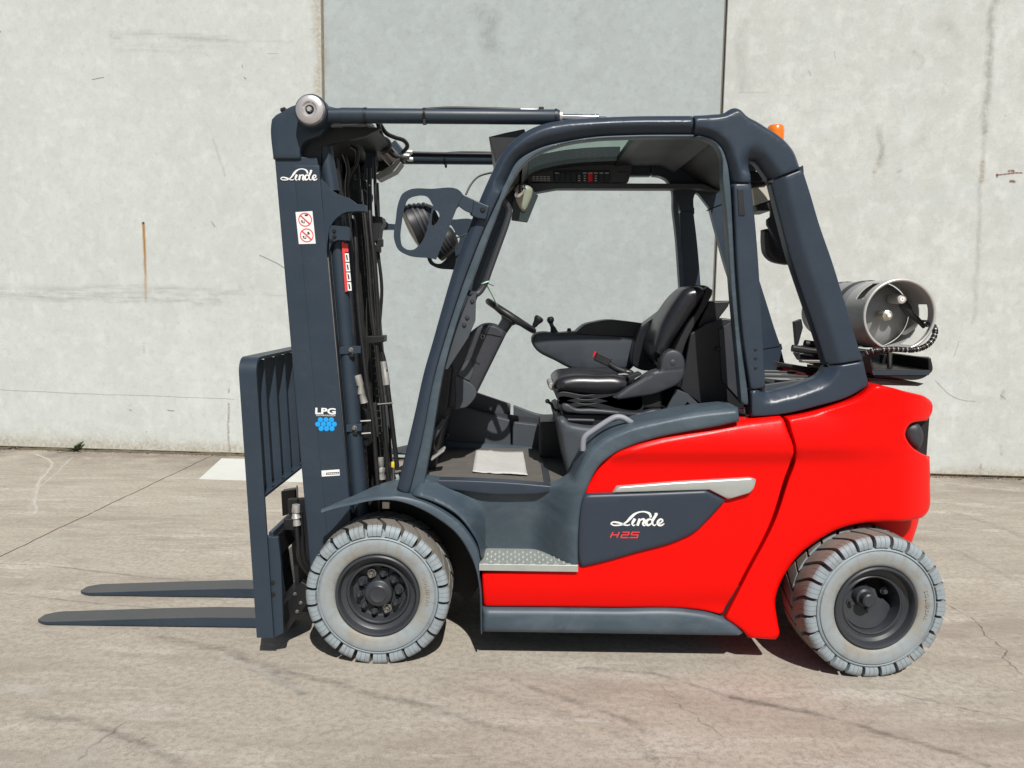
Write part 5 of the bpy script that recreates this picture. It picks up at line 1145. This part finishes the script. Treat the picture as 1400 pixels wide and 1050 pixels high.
for cx, cy in ((417.2, 300.3), (419.4, 321.7)):
    c_ = P(cx, cy, SK-.0004); k_ = (YM-CAM.y)/FOC
    lathe('prohibition_ring', [(9.2*k_, 0), (9.2*k_, -.0005), (7.9*k_, -.0005), (7.9*k_, 0)], c_, (0, 1, 0), 'red_print', sk, 32, closed=True)
    bm = bmesh.new(); ribbons(bm, [([(cx-6.3, cy-5.6), (cx+6.3, cy+5.9)], [1.7, 1.7])], SK-.0012); thick(bm, .0003); link('prohibition_bar', bm, 'red_print', sk, smooth=False)
    bm = bmesh.new(); top = cy < 310
    ribbons(bm, [([(cx-5.5, cy+1.5), (cx-3.2, cy+2.2)], [2.2, 1.6]), ([(cx-4.8, cy+3.6), (cx-1, cy+4.6)], [1.0, 1.0]), ([(cx-1.6, cy+1.5), (cx-.8, cy+4.4)], [.8, .8])]+([([(cx-.6, cy-6.0), (cx+3.6, cy-6.2)], [2.2, 2.2])] if top else [([(cx+1.2, cy-4.5), (cx+4.0, cy-2.2)], [2.4, 1.2]), ([(cx+.4, cy-1.8), (cx+3.6, cy-1.6)], [1.0, 1.0])]), SK-.0005); thick(bm, .0003); link('pictogram', bm, 'black_print', sk, smooth=False)
s2 = plate('type_sticker', [(439.5, 643.5, 1), (464, 641.8, 1), (464.6, 650, 1), (440, 651.6, 1)], YM-.0034, YM+.001, 'white_print', truck, bev=0)
bm = bmesh.new(); ribbons(bm, [([(446, 647.8), (463.8, 646.6)], [3.0, 3.0])], YM-.0038); thick(bm, .0003); link('sticker_print', bm, 'black_print', s2, smooth=False)
bm = bmesh.new(); ribbons(bm, [([(447.5+k*2.7, 647.9-k*.17), (449.2+k*2.7, 647.8-k*.17)], [1.5, 1.5]) for k in range(6)]+[([(441, 647.6), (444.5, 647.4)], [1.2, 1.2])], YM-.0044); thick(bm, .0002); link('sticker_print', bm, 'white_print', s2, smooth=False)

# ------------------------------------------------------------------ gas cylinder lying across the rear deck (a thing of its own)
TC = P(1229, 431, -.39); TRD = 48.3*(-.39-CAM.y)/FOC
tank = empty('gas_cylinder', (TC.x, 0, TC.z-TRD)); tag(tank, 'grey steel gas cylinder lying across the back of the forklift, its open collar toward us', 'gas cylinder')
o0 = Vector((0, 0, TRD))
def T_(name, prof, material, segs=56, par=tank, closed=False, c=(0, 0), ang=35): return lathe(name, prof, (c[0], 0, TRD+c[1]), (0, 1, 0), material, par, segs, closed, ang)
T_('tank_body', [(0, -.255), (.04, -.253), (.08, -.243), (.115, -.225), (.138, -.200), (.147, -.170), (.149, -.14), (.149, .22), (.143, .26), (.12, .30), (.08, .325), (0, .335)], 'tank_paint')
T_('foot_ring', [(.125, .29), (.125, .36), (.120, .36), (.120, .29)], 'tank_paint', closed=True)
def collar():
    bm = bmesh.new(); n = 96; ys = [-.392, -.372, -.345, -.300, -.275, -.19]
    def hole(a, j):
        d = math.degrees(a) % 360
        if j == 2 or j == 3 or j == 1:
            if 300 < d < 348: return True
            if 353 < d < 385-0 or d < 17: return j != 1
            if 118 < d < 152: return j == 2 or j == 3
        return False
    vo, vi = {}, {}
    for i in range(n):
        a = 2*math.pi*i/n
        for j, y in enumerate(ys):
            vo[i, j] = bm.verts.new((math.cos(a)*.1495, y, TRD+math.sin(a)*.1495)); vi[i, j] = bm.verts.new((math.cos(a)*.1455, y, TRD+math.sin(a)*.1455))
    for i in range(n):
        i2 = (i+1) % n; a = 2*math.pi*(i+.5)/n
        for j in range(len(ys)-1):
            if hole(a, j): continue
            bm.faces.new((vo[i, j], vo[i2, j], vo[i2, j+1], vo[i, j+1])); bm.faces.new((vi[i, j], vi[i, j+1], vi[i2, j+1], vi[i2, j]))
            for (p, q, w_) in (((i, j), (i2, j), hole(a, j-1) if j else True), ((i, j+1), (i2, j+1), hole(a, j+1) if j < len(ys)-2 else True)):
                if w_: bm.faces.new((vo[p], vi[p], vi[q], vo[q]))
            if hole(2*math.pi*(i-.5)/n, j): bm.faces.new((vo[i, j], vi[i, j], vi[i, j+1], vo[i, j+1]))
            if hole(2*math.pi*(i+1.5)/n, j): bm.faces.new((vo[i2, j], vi[i2, j], vi[i2, j+1], vo[i2, j+1]))
    return link('collar', bm, 'tank_collar', tank)
collar()
T_('collar_rim', [(.1475+.0065*math.cos(a), -.394+.0065*math.sin(a)) for a in [2*math.pi*k/12 for k in range(12)]], 'tank_rim', 72, closed=True, ang=70)
for y in (-.10, .14): T_('tank_strap', [(.1505, y-.022), (.153, y-.02), (.153, y+.02), (.1505, y+.022)], 'black_plastic', 56)
def inn(px, py, Y): q = P(px, py, Y); return (q.x-TC.x, q.z-TC.z)
c_ = inn(1211, 431, -.32); T_('service_valve', [(0, -.345), (.010, -.345), (.014, -.342), (.022, -.338), (.024, -.325), (.018, -.318), (.016, -.25)], 'brass', 10, c=c_)
T_('valve_cap', [(0, -.352), (.008, -.352), (.010, -.348), (.010, -.340)], 'white_print', 12, c=c_)
c_ = inn(1230, 409, -.33); T_('level_gauge', [(0, -.352), (.012, -.352), (.018, -.350), (.020, -.345), (.020, -.26)], 'tank_rim', 24, c=c_); T_('gauge_face', [(0, -.3535), (.010, -.3530)], 'white_print', 16, c=c_); T_('gauge_needle', [(0, -.3545), (.003, -.354)], 'red_print', 8, c=c_)
a_, b_, d_ = inn(1234, 414, -.30), inn(1246, 430, -.31), inn(1264, 447, -.32)
tube('gas_coupling', [Vector((a_[0], -.30, TRD+a_[1])), Vector((b_[0]-.01, -.31, TRD+b_[1]+.01)), Vector((b_[0], -.31, TRD+b_[1])), Vector((d_[0]-.02, -.32, TRD+d_[1]+.02)), Vector((d_[0], -.32, TRD+d_[1]))], [.020, .020, .015, .011, .010], 'black_steel', tank, 14, False)
plate_bm = bmesh.new()
q = [(1204, 440), (1216, 455), (1214, 468), (1200, 462)]
tank_lab = [inn(x, y, -.27) for x, y in ((1236, 388), (1250, 394), (1258, 404), (1242, 406))]
# gas hose: ribbed rubber with steel rings
hp = [P(*p) for p in [(1176, 489, -.40), (1184, 483, -.41), (1197, 479, -.42), (1222, 477.5, -.42), (1246, 478.5, -.42), (1262, 475, -.42), (1273, 467, -.41), (1278.5, 455, -.40), (1276, 446, -.38), (1266, 443, -.35)]]
gh = tube('gas_hose', hp, .0085, 'hose', None, 12); tag(gh, 'black ribbed gas hose with steel rings looping under the gas cylinder collar', 'hose')
L = []
for i in range(len(hp)-1):
    p0, p1, p2, p3 = hp[max(i-1, 0)], hp[i], hp[i+1], hp[min(i+2, len(hp)-1)]
    for j in range(8): s = j/8; L.append(.5*((2*p1)+(p2-p0)*s+(2*p0-5*p1+4*p2-p3)*s*s+(-p0+3*p1-3*p2+p3)*s**3))
dist = 0; nxt_ = .01
for a, b in zip(L, L[1:]):
    dist += (b-a).length
    if dist >= nxt_:
        d_ = (b-a).normalized(); tube('hose_rib', [a-d_*.0035, a-d_*.002, a+d_*.002, a+d_*.0035], [.010, .0122, .0122, .010], 'hose', gh, 12, False)
        if int(nxt_/.0105) % 2 == 0: tube('hose_ring', [a+d_*.0045, a+d_*.0065], .0108, 'zinc', gh, 12, False)
        nxt_ += .0105

# ------------------------------------------------------------------ loose things
# paper sheet on the cab floor
def paper():
    c4 = [G(651, 614.5, FZ+.008), G(715, 617.5, FZ+.008), G(721, 649.5, FZ+.008), G(646, 644.5, FZ+.008)]
    bm = bmesh.new(); n, k = 16, 12; V = {}
    rnd = random.Random(5)
    for i in range(n+1):
        for j in range(k+1):
            s, t_ = i/n, j/k; p = (c4[0]*(1-s)+c4[1]*s)*(1-t_)+(c4[3]*(1-s)+c4[2]*s)*t_
            e = .004 if j == k else 0
            V[i, j] = bm.verts.new((p.x+rnd.uniform(-e, e)*.4, p.y+rnd.uniform(-e, e), p.z+.002*math.sin(7*s+3*t_)+.0016*math.sin(13*t_-5*s)+(.003 if abs(i-n/3) < .6 else 0)))
    for i in range(n):
        for j in range(k): bm.faces.new((V[i, j], V[i+1, j], V[i+1, j+1], V[i, j+1]))
    o = link('paper_sheet', bm, 'paper', None); m_ = o.modifiers.new('thick', 'SOLIDIFY'); m_.thickness = .0008
    return o
mat('paper', (.50, .50, .48), .9, var=.14, scale=40, dust=.35, bump=.4, bscale=60)
tag(paper(), 'white paper sheet lying on the cab floor of the forklift', 'paper')
ct = tube('cable_tie', [P(664, 386, -.40), P(666, 391, -.40), P(672, 402, -.30), P(680, 418, -.15)], [.0035, .003, .0025, .0028], 'green_tie', None, 8)
tag(ct, 'pale green cable tie between the assist handle and the steering wheel', 'cable tie')
lathe('tie_loop', [(.0155+.003*math.cos(a), .003*math.sin(a)) for a in [2*math.pi*k/8 for k in range(8)]], P(663.5, 386.5, -.42), (-.37, 0, .93), 'green_tie', ct, 20, closed=True); tube('tie_tail', [P(664, 386, -.42), P(675, 391, -.42)], .0018, 'black_plastic', ct, 6, False)
